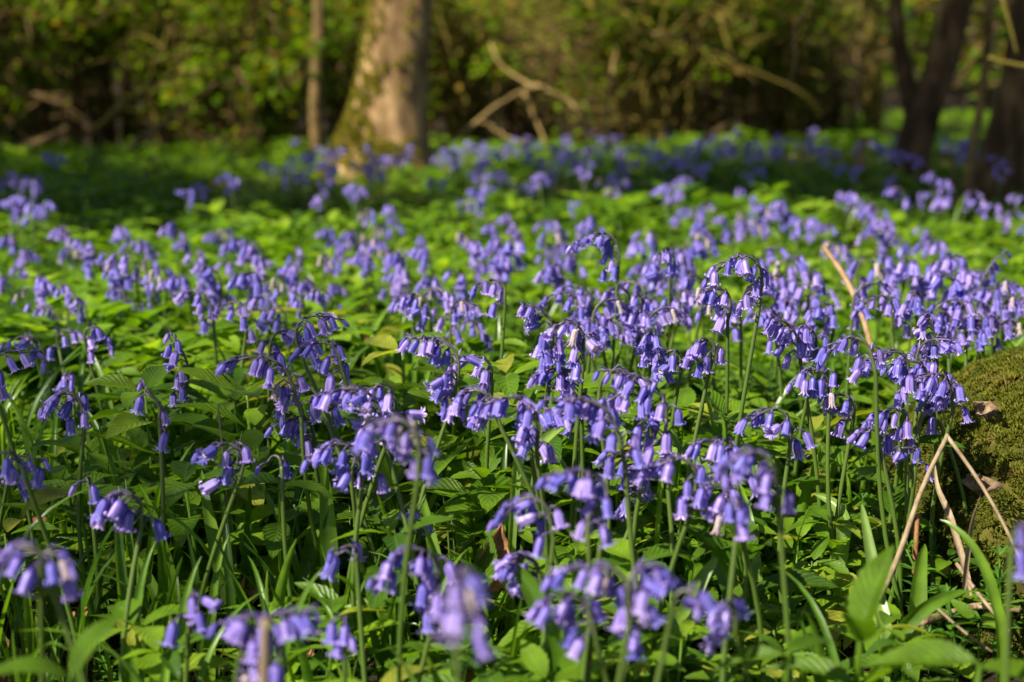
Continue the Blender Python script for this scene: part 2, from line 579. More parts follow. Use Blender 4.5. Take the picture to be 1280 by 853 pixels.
def centre_mb():
    m = MB()
    for k in range(6):
        a = k * PI / 3 + 0.3
        x, y = 0.0021 * math.cos(a), 0.0021 * math.sin(a)
        m.tube([(x, y, -0.0105), (x * 1.05, y * 1.05, -0.0118), (x * 1.1, y * 1.1, -0.0134)], [0.0005, 0.0009, 0.0005], 5)
    m.tube([(0, 0, -0.009), (0, 0, -0.0142)], [0.0004, 0.0007], 5)
    return m


BELL_MB = {
    'curled': bell_mesh('c', 0.0200, 0.0034, 4.2),
    'open': bell_mesh('o', 0.0195, 0.0033, 2.5, 0.1),
    'young': bell_mesh('y', 0.0180, 0.0030, 1.1, 0.15),
    'bud': bell_mesh('b', 0.0135, 0.0025, 0.0, 0.0, True),
    'star': bell_mesh('s', 0.0180, 0.0038, 1.75, 0.6),
}
LOW_MB = {k: None for k in BELL_MB}
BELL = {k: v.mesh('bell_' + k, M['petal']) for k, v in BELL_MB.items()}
LOWB = {'curled': bell_mesh('c', 0.0185, 0.0041, 2.6, nrow=5), 'open': bell_mesh('o', 0.0175, 0.0039, 1.8, 0.1, nrow=5),
        'young': bell_mesh('y', 0.0160, 0.0034, 0.9, 0.15, nrow=4), 'bud': bell_mesh('b', 0.0120, 0.0027, 0.0, 0.0, True, nrow=4),
        'star': bell_mesh('s', 0.0165, 0.0042, 1.5, 0.5, nrow=5)}
def faded_mat():
    return plain_mat('faded_petal', [(0.3, (0.16, 0.10, 0.16)), (0.5, (0.38, 0.30, 0.33)), (0.75, (0.55, 0.46, 0.36))], 160, 0.75, 0.4)


BELL['faded'] = bell_mesh('f', 0.0165, 0.0024, 0.9, 0.0).mesh('bell_faded', faded_mat())
CENTRE = centre_mb().mesh('bell_centre', M['anther'])


def plant_shape(H, n, arch, L, rng, lean=0.0, bud_share=0.2, thick=1.0, one_side=0.6):
    """stem path and flower placements of one bluebell whose highest point is H; it nods towards +X"""
    K = 16
    s = np.linspace(0, 1, K)
    phi0 = rad(lean)
    q = np.clip((s - 0.22) / 0.68, 0, 1)
    ph = phi0 + (rad(arch) - phi0) * (3 * q ** 2 - 2 * q ** 3)
    L = L * 0.66
    n = int(round(n * 1.12)) if n > 7 else n
    seg = L / (K - 1)
    ax = np.concatenate([[0], np.cumsum(np.sin((ph[1:] + ph[:-1]) / 2)) * seg])
    az = np.concatenate([[0], np.cumsum(np.cos((ph[1:] + ph[:-1]) / 2)) * seg])
    low = max(0.05, H - az.max())
    wob = rng.uniform(-0.02, 0.02)
    k2 = 8
    t = np.linspace(0, 1, k2, endpoint=False)
    lx = -math.tan(phi0) * low * (1 - t) * 0.8 + wob * np.sin(t * PI)
    ly = rng.uniform(-0.012, 0.012) * np.sin(t * PI) + rng.uniform(-0.035, 0.035) * (1 - t)
    lz = t * low - 0.015 * (1 - t)
    side = np.cumsum(rng.uniform(-1, 1, K)) * 0.0012
    pts = np.concatenate([np.stack([lx, ly, lz], 1), np.stack([ax, side, low + az], 1)])
    x0 = pts[0].copy()
    x0[2] = 0
    pts = pts - x0
    st = MB()
    rr = np.concatenate([np.linspace(0.0023, 0.0019, k2), np.linspace(0.0018, 0.0007, K)]) * thick
    vio = np.concatenate([np.linspace(0.0, 0.35, k2), np.linspace(0.4, 0.85, K)])
    st.tube(pts, rr, 7, vio)
    up = pts[k2:]
    T = np.gradient(up, axis=0)
    T /= np.linalg.norm(T, axis=1)[:, None]
    fl = []
    for k in range(n):
        f = 0.04 + 0.96 * (k / max(1, n - 1)) ** 0.92
        x = f * (K - 1)
        i0 = min(int(x), K - 2)
        p = up[i0] + (up[i0 + 1] - up[i0]) * (x - i0)
        tg = T[min(int(round(x)), K - 1)]
        # side on which the flower hangs: mostly towards the nod, alternating in y
        a = rng.uniform(-1.2, 1.2) if rng.random() < one_side else rng.uniform(-PI, PI)
        out = np.array((math.cos(a), math.sin(a), 0.0))
        tip = f > 1 - bud_share
        pl = (0.013 - 0.007 * f) * rng.uniform(0.8, 1.5)
        e1 = p + pl * 0.55 * (out * 0.8 + tg * 0.55 + np.array((0, 0, 0.25)))
        e2 = e1 + pl * 0.5 * (out * 0.8 + np.array((0, 0, -0.45)))
        st.tube([p, e1, e2], [0.0008, 0.0007, 0.0009], 5, 0.85)
        # bract
        br = p + 0.010 * (out * 0.5 + tg * 0.7) + np.array((0, 0, rng.uniform(0, 0.004)))
        blade(st, [p, (p + br) / 2 + np.array((0, 0, 0.0015)), br], 0.0022, 0.95)
        axis = np.array((0, 0, -1.0)) + out * rng.uniform(0.0, 0.5) + tg * (0.15 if not tip else 0.5) + rng.normal(0, 0.10, 3)
        if rng.random() < 0.08 and not tip:
            axis = axis + out * 0.9 + np.array((0, 0, 0.4))
        axis /= np.linalg.norm(axis)
        u = rng.random()
        kind = ('bud' if f > 1 - bud_share * 0.5 else 'young') if tip else ('curled' if u < 0.42 else 'open' if u < 0.75 else 'young' if u < 0.85 else 'star')
        if not tip and rng.random() < 0.035:
            kind = 'faded'
        sc = rng.uniform(0.86, 1.12) * (1.0 - 0.2 * f)
        fl.append((e2, axis, kind, sc, rng.uniform(0, 2 * PI)))
    apex = pts[np.argmax(pts[:, 2])]
    return st, fl, apex


def quat_for(axis, spin):
    q = Vector((0, 0, -1)).rotation_difference(Vector(axis))
    return q @ Quaternion((0, 0, 1), spin)


def bluebell(apex, az, n, arch, L, label, group, lean=0.0, rng=None, centres=True, bud_share=0.2, thick=1.0, size=1.0, one_side=0.75):
    rng = rng or RG
    st, fl, ap = plant_shape(apex.z / size, n, arch, L / size, rng, lean, bud_share, thick, one_side)
    a = rad(az)
    ax, ay = (math.cos(a) * ap[0] - math.sin(a) * ap[1]) * size, (math.sin(a) * ap[0] + math.cos(a) * ap[1]) * size
    root = empty('bluebell', (apex.x - ax, apex.y - ay, 0), a)
    root.scale = (size, size, size)
    tag(root, label, 'bluebell', group)
    st.build('stem', M['stalk'], root)
    for p, axis, kind, sc, spin in fl:
        o = obj('flower', BELL[kind], root)
        o.location = p
        o.rotation_mode = 'QUATERNION'
        o.rotation_quaternion = quat_for(axis, spin)
        o.scale = (sc, sc, sc)
        if centres and kind in ('open', 'star'):
            obj('flower_centre', CENTRE, o)
    return root


# px, py of the highest point of the stem, distance, nod direction (0 = towards the stump side, 180 = away from it, 270 = to the camera), bells, arch, head length, lean, label
NEAR = [
    (10, 440, 1.12, 20, 5, 120, .085, 3, 'bluebell with four spread bells at the picture edge beside the shaded grass'),
    (84, 492, 1.06, 180, 9, 135, .075, -3, 'dark bluebell hanging its bells to one side over small bright leaves'),
    (181, 483, 1.02, 150, 4, 40, .060, -8, 'young bluebell spike with a dark bud on top and two bells under it'),
    (216, 420, 1.22, 200, 11, 60, .10, 0, 'upright bluebell with a dense top and single bells sticking out lower down'),
    (88, 466, 1.38, 270, 6, 120, .06, 0, 'small soft bluebell tuft between the spiky young bluebell and the picture edge'),
    (33, 420, 1.45, 180, 8, 110, .09, 0, 'soft pale bluebell above the four spread bells at the picture edge'),
    (82, 413, 1.5, 0, 4, 110, .06, 0, 'little soft bluebell beside a pale withered arching one'),
    (118, 408, 1.42, 10, 6, 160, .09, 0, 'pale withered bluebell arching with one bell dangling at its end'),
    (318, 446, 1.04, 178, 14, 125, .125, 6, 'large crowded violet bluebell head with dark buds stretched out sideways at its tip'),
    (352, 414, 1.22, 20, 10, 130, .09, 0, 'dark blue bluebell in shadow behind the large crowded violet head'),
    (392, 395, 1.12, 15, 10, 105, .10, -4, 'bluebell with dark curled tip and bells falling down a long bent stem end'),
    (402, 428, 1.10, 182, 9, 150, .085, 5, 'bluebell whose long straight bells shine almost white in the sun'),
    (380, 482, 1.07, 178, 7, 150, .085, 8, 'bluebell on a high thin green arch with five small separate bells'),
    (376, 522, 1.08, 200, 9, 110, .07, 0, 'deep blue shaded tuft under the thin green arch of bells'),
    (284, 555, 0.98, 185, 9, 120, .08, -10, 'bluebell head low over a ribbed leaf, one bell apart from the others'),
    (344, 570, 1.00, 180, 2, 130, .03, 0, 'single bell on a curved stalk above a ribbed leaf'),
    (437, 486, 0.97, 178, 13, 125, .11, 4, 'broad violet head with a lone bell jutting out, behind a blurred pale head'),
    (470, 484, 1.02, 185, 9, 105, .09, 0, 'bluebell with slim bells touching the top of a blurred pale head'),
    (424, 555, 0.95, 190, 12, 120, .085, 0, 'dark violet head below the broad head, in front of two strap leaves'),
    (478, 552, 1.02, 0, 7, 110, .06, 0, 'violet tuft hidden half behind the blurred pale head'),
    (492, 525, 0.76, 185, 15, 115, .09, 3, 'large pale head out of focus before sharp ones, one bell hanging apart'),
    (616, 350, 1.33, 178, 6, 130, .075, 8, 'bluebell with slim bells stretched out high over sunny leaves'),
    (650, 380, 1.25, 190, 11, 90, .09, -6, 'bluebell with a single round bud on top and a full pale skirt of bells'),
    (520, 368, 1.42, 182, 8, 115, .08, 4, 'dark bluebell on a pale bent stem rising behind the sharp frilled head'),
    (540, 423, 1.04, 178, 17, 112, .115, 0, 'sharp full bluebell head on two close parallel stems, its bells fanned out like a frill'),
    (596, 447, 1.12, 200, 6, 100, .06, 0, 'slim bluebell with three long bells and one bell hanging lower, beside the sharp frilled head'),
    (594, 488, 1.00, 182, 11, 145, .085, 5, 'bluebell with a white-lit bell and a dark loop of stem over it'),
    (640, 497, 0.95, 182, 12, 135, .11, 2, 'bluebell with long deep blue bells hanging straight down under a horizontal upper bell'),
    (712, 402, 1.05, 182, 14, 165, .115, 8, 'tallest hooked bluebell, its dark stem curved over like a crook above violet bells'),
    (738, 418, 1.08, 20, 9, 70, .10, 0, 'bluebell tangled behind the crook of the tallest hooked stem'),
    (700, 462, 1.06, 182, 12, 118, .085, 0, 'bluebell with a flat branchy violet head under the hooked stem'),
    (728, 494, 1.08, 250, 8, 110, .07, 0, 'small very dark blue tuft against the hooked stem'),
    (762, 465, 0.98, 190, 15, 100, .13, -10, 'long leaning bluebell with big pale blue bells along a dark stem'),
    (785, 492, 0.98, 195, 10, 110, .10, -8, 'bluebell with bells pressed against the long leaning one, over the pale grass blade'),
    (770, 462, 1.03, 5, 5, 140, .09, 10, 'bluebell reaching out with two bells at the end of a violet arch'),
    (680, 510, 1.02, 350, 9, 140, .08, 0, 'bluebell with open bells and wiry dark stalks above the pale grass blade'),
    (815, 418, 1.18, 270, 16, 60, .09, 0, 'dense bluebell tower with bells facing out and pale centres showing'),
    (842, 438, 1.18, 190, 4, 140, .05, 0, 'two or three bells on a dark arch beside the dense tower of bells'),
    (753, 292, 1.42, 182, 13, 130, .12, 10, 'high bluebell with a frilled head bowed over a long thin stem'),
    (832, 312, 1.42, 260, 10, 90, .085, 0, 'bluebell with neat compact head near the high bowed one'),
    (722, 500, 0.90, 190, 13, 112, .11, 0, 'full blue head with a fan of large bells in front of the long leaning bluebell'),
    (925, 320, 1.10, 180, 13, 125, .125, 0, 'tall lone bluebell, dark stem hooked at the top and bells on both sides of it'),
    (896, 362, 1.22, 200, 8, 100, .07, 0, 'pale pinkish bluebell tuft close behind the tall lone one'),
    (968, 398, 1.14, 185, 8, 100, .07, 0, 'bluebell cut low with a dry brown bract, beside the tall lone stem'),
    (1004, 408, 1.2, 200, 11, 100, .08, 0, 'round bluebell tuft with a separate dark bell lying out sideways'),
    (882, 425, 1.13, 186, 8, 165, .07, 0, 'small bluebell nodding on a dark hoop of stem with one bell back at its stem'),
    (1066, 422, 1.06, 182, 8, 155, .095, 8, 'bluebell on a purple hoop, one bell near its bare stem'),
    (1020, 462, 1.10, 200, 8, 118, .065, 0, 'bluebell with long pale bells in a drooping bunch over pointed leaves'),
    (1046, 494, 1.10, 170, 7, 110, .06, 0, 'two small pale groups of bells below the purple-hooped bluebell'),
    (1120, 440, 1.10, 185, 13, 105, .10, 0, 'crowded bluebell in front of the flower bank near the stump'),
    (1140, 452, 1.14, 200, 11, 100, .09, 0, 'bluebell with deep violet bells, second of the crowded ones by the stump'),
    (1163, 396, 1.16, 195, 12, 50, .09, 0, 'pale bluebell with ragged star-like top above the crowded ones by the stump'),
    (1184, 425, 1.14, 330, 10, 70, .09, 0, 'bluebell with bells pointing sideways and one open face, behind the crowded ones'),
    (1166, 468, 1.10, 190, 12, 105, .085, 0, 'bluebell with a withered cream bell among fresh violet ones'),
    (1185, 487, 1.12, 20, 6, 100, .07, 0, 'few violet bells in a ladder close to the upright ribbed leaf by the stump'),
    (1118, 512, 1.08, 200, 9, 110, .085, 0, 'bluebell with a white-centred face over a dark ribbed leaf'),
    (1133, 560, 1.05, 185, 4, 110, .045, 0, 'little pale bells hanging alone below a dark ribbed leaf'),
    (1090, 537, 1.06, 190, 4, 100, .03, 0, 'tiny dark blue tuft touching the tip of a dark ribbed leaf'),
    (966, 512, 1.03, 182, 9, 120, .085, 4, 'bluebell bunch with one straight bell pushed out beside its dark stem'),
    (1214, 432, 1.62, 0, 3, 50, .04, 0, 'single star-faced bell on a thin stem just above the stump'),
    (1252, 318, 1.6, 20, 8, 30, .11, 0, 'dark straight bluebell spike with sparse bells, rising against the shaded bank'),
    (1272, 380, 1.62, 0, 9, 90, .09, 0, 'bluebell cut by the picture edge above the stump'),
    (895, 550, 0.96, 190, 12, 110, .085, 0, 'blue head with bells fanned over the stalks behind a blurred pair of heads'),
    (850, 574, 0.90, 190, 12, 105, .09, 0, 'softly blurred head with a thin leaf crossing it'),
    (886, 608, 0.88, 200, 6, 100, .05, 0, 'small pale tuft below the thin leaf crossing a blurred head'),
    (938, 566, 0.76, 185, 12, 118, .09, 4, 'big pale bells out of focus leaning over dark leaves, tips curled up'),
    (926, 622, 0.78, 250, 4, 120, .035, 0, 'two blurred bells hanging low under the big pale ones'),
    (28, 570, 1.05, 0, 6, 130, .07, 0, 'bluebell with two bells on a thin dark arch above the shaded grass'),
    (3, 566, 0.92, 200, 6, 110, .06, 0, 'bells cut by the picture edge above the shaded grass'),
    (109, 597, 1.02, 270, 2, 120, .02, 0, 'single bell turned to show its star face above the shaded grass'),
    (160, 617, 0.90, 190, 10, 150, .075, 4, 'bluebell with seven loose bells hanging around a thin arch in shaded grass'),
    (33, 684, 0.70, 190, 8, 130, .06, 0, 'dark blurred bells close to the camera at the picture edge'),
    (60, 690, 0.70, 330, 5, 140, .04, 0, 'blurred bright blue pair of bells beside the dark blurred ones'),
    (243, 740, 0.80, 280, 6, 160, .065, 0, 'three pale bells stepping down in front of a tall strap leaf'),
    (322, 770, 0.70, 190, 11, 115, .075, 0, 'blurred violet head split by a dry straw stalk'),
    (388, 765, 0.70, 350, 15, 118, .10, 0, 'wide blurred head beside the one split by a straw stalk'),
    (512, 687, 0.80, 190, 16, 118, .12, 0, 'long heavy blue head hanging in two tiers beside the brown dead leaf'),
    (572, 715, 0.54, 270, 8, 130, .085, 0, 'closest bluebell, strongly blurred, one star face above a column of bells'),
    (512, 636, 0.98, 250, 6, 80, .06, 0, 'small violet bells low between stems, under the large pale blurred head'),
    (664, 622, 0.84, 185, 10, 130, .085, 6, 'blue head with one bell hanging alone below it, over the brown dead leaf'),
    (727, 590, 0.80, 186, 13, 125, .09, 6, 'pale rounded head with one bell apart beside its stem'),
    (745, 640, 0.80, 340, 2, 140, .03, 0, 'lone blurred bell by a bare stem between two pale heads'),
    (655, 697, 0.86, 200, 9, 115, .06, 0, 'blue tuft behind a strap leaf with a yellow spot'),
    (742, 708, 0.72, 182, 15, 140, .11, 6, 'wide pale bluebell spreading its bells in a flat arch close to the camera'),
    (808, 708, 0.70, 20, 12, 112, .08, 0, 'frilled pale head at the end of the wide flat arch'),
    (704, 745, 0.72, 190, 11, 105, .075, 0, 'blurred pale head below the wide flat arch, bells hanging like fringes'),
    (435, 682, 0.86, 200, 3, 120, .03, 0, 'tiny pale bells with a pink bud among stems'),
    (432, 770, 0.76, 270, 4, 130, .04, 0, 'one blurred bell at the end of a bare dark arch'),
    (912, 755, 0.72, 240, 9, 140, .06, 0, 'two blurred bell groups on one stem in front of broad leaves'),
    (856, 738, 0.68, 350, 3, 120, .035, 0, 'pale bell tip beside the frilled head'),
    (1277, 655, 0.68, 270, 4, 130, .05, 0, 'bright blue bell in front of the mossy stump'),
    (768, 566, 0.98, 200, 11, 100, .09, 0, 'shaded blue bells low behind the pale rounded head'),
]
G_NEAR = 'bluebells flowering in the sharp and nearest part of the wood'
BUDS = (.1, .3, .18, .05, .4, .22, .12)
for k, (px, py, d, az, n, arch, L, lean, label) in enumerate(NEAR):
    arch += (-18, 12, 0, -30, 20, 6, -10, 14)[k % 8]
    lean += (-9, 9, 2, -13, 6, 12, -5)[k % 7]
    bluebell(P(px, py, d), az + RG.uniform(-14, 14), n, arch, L, label, G_NEAR, lean, np.random.default_rng(100 + k), one_side=0.62, size=0.9 if d > .85 else 0.81, bud_share=BUDS[k % 7])

# soft-focus clumps behind: each plant stands where the photograph shows one
CLUMPS = [
    ('soft bluebell', 'in the sunny edge clump by the deep shade', (12, 295), (30, 312), (20, 335), (5, 345), (48, 345), (70, 355), (35, 360), (88, 370), (58, 385)),
    ('dim bluebell', 'in the half-shaded clump under the dark bank', (80, 285), (100, 300), (88, 310), (130, 318)),
    ('bright soft bluebell', 'in the palest clump before the dark bank', (150, 283), (170, 300), (155, 318), (185, 325), (140, 330), (172, 345), (200, 335), (190, 355), (145, 362), (180, 378)),
    ('pale bluebell', 'in the thin scatter beside the palest sunlit clump', (215, 278), (232, 300), (240, 318), (250, 330), (225, 345), (262, 352), (245, 365), (262, 380), (290, 378)),
    ('soft bluebell', 'in the row where sun meets the dark bank', (268, 292), (280, 285), (300, 298), (318, 305), (328, 320), (285, 328), (312, 340)),
    ('bluebell', 'in the loose group between two sunny gaps of leaves', (370, 310), (368, 330), (410, 285), (405, 318), (440, 290), (425, 300)),
    ('soft bluebell', 'in the broad patch behind the white-lit bells', (335, 355), (350, 345), (362, 365), (385, 350), (400, 362), (345, 385), (375, 375), (330, 370), (415, 355), (360, 390)),
    ('blurred bluebell', 'in the small group below the mossy trunk', (460, 262), (485, 256), (490, 272), (475, 282)),
    ('soft bluebell', 'in the patch under the group below the trunk', (448, 292), (465, 298), (480, 310), (500, 315), (455, 318), (525, 295), (530, 308)),
    ('soft bluebell', 'in the tall dark blue clump at mid distance', (575, 290), (590, 300), (615, 280), (635, 268), (640, 285), (625, 298), (610, 315), (630, 318), (600, 330), (645, 300)),
    ('soft bluebell', 'in the clump next to the high bowed bluebell', (685, 275), (690, 290), (680, 310), (700, 305), (715, 318), (695, 330), (740, 270), (725, 282)),
    ('small soft bluebell', 'in the gap behind the sharp frilled head', (500, 340), (535, 345), (565, 340), (545, 360), (510, 365), (495, 348), (565, 365), (590, 385), (575, 375), (585, 402)),
    ('crowded bluebell', 'in the dense bank behind the hooked stem', (705, 365), (720, 358), (745, 362), (760, 375), (735, 385), (775, 360), (790, 353), (800, 370), (815, 375), (780, 385), (805, 390), (765, 400), (745, 400), (830, 385)),
    ('soft bluebell', 'in the clump past the high bowed bluebell', (795, 300), (810, 290), (845, 310), (815, 325), (820, 340), (800, 330), (850, 330), (840, 350)),
    ('blurred bluebell', 'in the specks above the tall lone bluebell', (860, 260), (885, 255), (880, 275), (880, 290), (865, 300), (905, 270)),
    ('blurred bluebell', 'in the thick violet clump behind the tall lone bluebell', (925, 235), (935, 215), (940, 245), (950, 255), (930, 265), (960, 262), (975, 250), (985, 265), (945, 275), (925, 275)),
    ('blurred bluebell', 'in the group behind the leaning dry stick', (995, 270), (1010, 272), (1030, 280), (1035, 300), (1045, 305)),
    ('blurred bluebell', 'in the clump before the leaning dark trunk', (1050, 240), (1065, 240), (1070, 250), (1090, 255), (1100, 262), (1110, 275), (1095, 285), (1085, 275), (1115, 290)),
    ('dim bluebell', 'in the arching group at the leaning trunk', (1115, 220), (1120, 235), (1165, 215), (1180, 225), (1175, 245)),
    ('dim bluebell', 'in the group around the thin grey sapling', (1215, 240), (1225, 250), (1245, 255), (1265, 265), (1150, 285), (1165, 300)),
    ('large soft bluebell', 'in the double cascade before the leaning dry stick', (965, 310), (985, 325), (1003, 320), (1015, 340), (1025, 360), (1030, 380), (970, 345), (950, 360), (960, 385), (985, 375), (1000, 393)),
    ('deep blue bluebell', 'in the long bank above the stump', (1090, 355), (1100, 370), (1085, 325), (1105, 320), (1125, 330), (1140, 325), (1150, 345), (1145, 365), (1165, 330), (1180, 345), (1195, 320), (1205, 335), (1215, 345), (1230, 340), (1240, 360), (1255, 350), (1265, 370), (1190, 375), (1215, 390), (1180, 390), (1235, 395), (1260, 400)),
    ('pale bluebell', 'in the knot beside the tall lone bluebell', (880, 355), (890, 365), (905, 375), (870, 345), (855, 362), (845, 372)),
    ('rosy blurred bluebell', 'in the lone bright knot beyond the others', (755, 222), (770, 217), (785, 224), (765, 234)),
]
ORD = 'first second third fourth fifth sixth seventh eighth ninth tenth eleventh twelfth thirteenth fourteenth fifteenth sixteenth seventeenth eighteenth nineteenth twentieth twenty-first twenty-second twenty-third'.split()

# prototypes: thing > stem, flower ...
PROTO = []
for k in range(9):
    rng = np.random.default_rng(500 + k)
    arch = (115, 130, 150, 95, 140, 70, 160, 120, 105)[k]
    st, fl, ap = plant_shape(0.25, int(rng.integers(6, 10)), arch, rng.uniform(.08, .115), rng, rng.uniform(-4, 6), 0.15)
    me = st.mesh('stem', M['stalk'])
    PROTO.append((me, fl, ap))


def far_bluebell(apex, az, k, label, group, bell=.95):
    me, fl, ap = PROTO[k % len(PROTO)]
    s = apex.z / ap[2]
    a = rad(az)
    root = empty('bluebell', (apex.x - s * (math.cos(a) * ap[0] - math.sin(a) * ap[1]), apex.y - s * (math.sin(a) * ap[0] + math.cos(a) * ap[1]), 0), a)
    root.scale = (s, s, s)
    tag(root, label, 'bluebell', group)
    obj('stem', me, root)
    for p, axis, kind, sc, spin in fl:
        o = obj('flower', BELL[kind], root)
        o.location = p
        o.rotation_mode = 'QUATERNION'
        o.rotation_quaternion = quat_for(axis, spin)
        o.scale = (sc * bell,) * 3


BIG = ('hooked stem', 'double cascade', 'above the stump', 'knot beside')
cnt = 0
for look, where, *pts in CLUMPS:
    order = sorted([p for j, p in enumerate(pts)], key=lambda t: -t[0])
    for i, (px, py) in enumerate(order):
        rng = np.random.default_rng(2000 + cnt)
        big = any(t in where for t in BIG)
        zt = CAMH - (rng.uniform(0.20, 0.25) if big else rng.uniform(0.225, 0.285))
        d = (CAMH - zt) * F / (py - 100)
        d = max(d, 1.4)
        far_bluebell(P(px, py, d), rng.choice([180, 180, 200, 160, 0, 270, 240, 300]) + rng.uniform(-25, 25), int(rng.integers(0, 9)),
                     f'{look} {where}, {ORD[i]} from the stump', 'bluebells ' + where, 1.32 if py < 350 else 1.0)
        cnt += 1

# bluebells too many and too far to count: one carpet
def low_plant(k):
    m = MB()
    rng = np.random.default_rng(500 + k)
    st, fl, ap = plant_shape(0.25, int(rng.integers(7, 11)), (115, 130, 150, 95)[k], 0.10, rng, 3, 0.15)
    m.tube([(0, 0, 0), (ap[0] * .5, 0, .13), tuple(ap)], [0.002, 0.002, 0.0015], 4, 0.2, 1)
    for p, axis, kind, sc, spin in fl:
        q = quat_for(axis, spin).to_matrix()
        m.scatter(LOWB[kind if kind in LOWB else 'young'], np.array(q)[None] * sc * 1.2, np.array(p)[None], np.array([rng.random()]))
    return m


def far_carpet():
    spots = [(380, 190), (395, 195), (410, 180), (420, 205), (365, 215), (350, 205), (290, 220), (250, 235), (65, 190), (10, 220), (30, 245), (50, 225), (40, 250),
             (465, 195), (480, 210), (500, 200), (515, 185), (440, 230), (560, 180), (575, 190), (600, 195), (615, 185), (640, 175), (655, 185), (668, 175), (680, 195), (600, 215), (630, 215), (610, 230), (560, 195), (590, 180),
             (700, 185), (715, 175), (735, 185), (765, 172), (775, 190), (790, 195), (730, 205), (690, 215), (830, 180), (845, 200), (840, 225), (850, 235), (820, 190), (860, 185),
             (870, 170), (885, 175), (905, 185), (925, 180), (945, 180), (960, 185), (975, 185), (990, 170), (1005, 175), (1030, 180), (880, 205),
             (1085, 180), (1110, 185), (1125, 190), (1060, 185), (1145, 190), (1165, 170), (1190, 180), (1205, 185), (1240, 185), (1230, 180), (1265, 190)]
    A = []
    rng = np.random.default_rng(9)
    for px, py in spots:
        for j in range(3):
            zt = rng.uniform(0.165, 0.235)
            yy = py + rng.uniform(-6, 6)
            A.append((P(px + rng.uniform(-13, 13), yy, (CAMH - zt) * F / (max(yy, 165) - 100))))
    for j in range(110):                       # beside the view
        s = rng.choice([-1, 1])
        d = rng.uniform(1.3, 6)
        A.append(Vector((s * (0.37 * d + rng.uniform(0.08, 1.2)), d, rng.uniform(.18, .27))))
    for j in range(14):
        d = rng.uniform(4.8, 9.5)
        x = rng.uniform(-0.3, 0.42) * d
        if -0.12 * d > x and rng.random() < 0.7:
            continue
        A.append(Vector((x, d, rng.uniform(.15, .23))))
    for j in range(85):
        d = 2.9 + 4.2 * rng.random() ** .8
        A.append(Vector((rng.uniform(-.16, .38) * d, d, rng.uniform(.15, .22))))
    A = np.array([tuple(a) for a in A])
    m = MB()
    kk = rng.integers(0, 4, len(A))
    for k in range(4):
        s = kk == k
        sc = A[s, 2] / 0.25
        m.scatter(low_plant(k), rotz(rng.uniform(0, 2 * PI, s.sum())) * sc[:, None, None], np.stack([A[s, 0], A[s, 1], np.zeros(s.sum())], 1), rng.random(s.sum()) * 0.5, 0.0)
    o = m.build('bluebell_carpet', [M['petal'], M['stalk']])
    tag(o, 'blurred carpet of violet bluebells spreading between the trunks to the thicket', 'bluebells', kind='stuff')


far_carpet()

# ------------------------------------------------------------------ ground cover (stuff)
STUMP_C, STUMP_R = (0.585, 1.27), 0.232


def free(x, y, pad=0.0):
    ok = np.hypot(x - STUMP_C[0], y - STUMP_C[1]) > STUMP_R + pad
    return ok


def herb_template(rng, nu, nv, serrate, tall):
    m = MB()
    h = tall
    lean = rng.uniform(-0.15, 0.15, 2)
    pts = [(lean[0] * t * h, lean[1] * t * h, t * h) for t in (0, 0.5, 1)]
    m.tube(pts, [0.0018, 0.0016, 0.0012], 4, 0.5)
    nn = rng.integers(3, 5)
    for k in range(nn):
        t = 0.45 + 0.55 * k / (nn - 1)
        base = np.array((lean[0] * t * h, lean[1] * t * h, t * h))
        a0 = k * PI / 2 + rng.uniform(-.3, .3)
        for s in range(2 if k < nn - 1 else 4):
            a = a0 + s * (PI if k < nn - 1 else PI / 2)
            L = rng.uniform(0.045, 0.08) * (1.0 if k < nn - 1 else 0.8)
            lf = leaf_template(nu, nv, rng.uniform(.34, .46), rng.uniform(.12, .5), rng.uniform(.1, .25), serrate=serrate, twist=rng.uniform(-.5, .5), wave=0.012)
            R = euler_mats([rng.uniform(-.3, .3)], [-rng.uniform(-0.1, .65)], [a])
            m.scatter(lf, R * L, (base + 0.006 * np.array((math.cos(a), math.sin(a), 0)))[None], np.array([rng.random()]))
    return m


def density_points(n, d0, d1, rng, power=1.0, half=0.40, pad=0.35):
    d = d0 + (d1 - d0) * rng.random(n) ** power
    x = (rng.random(n) * 2 - 1) * (half * d + pad)
    return x, d


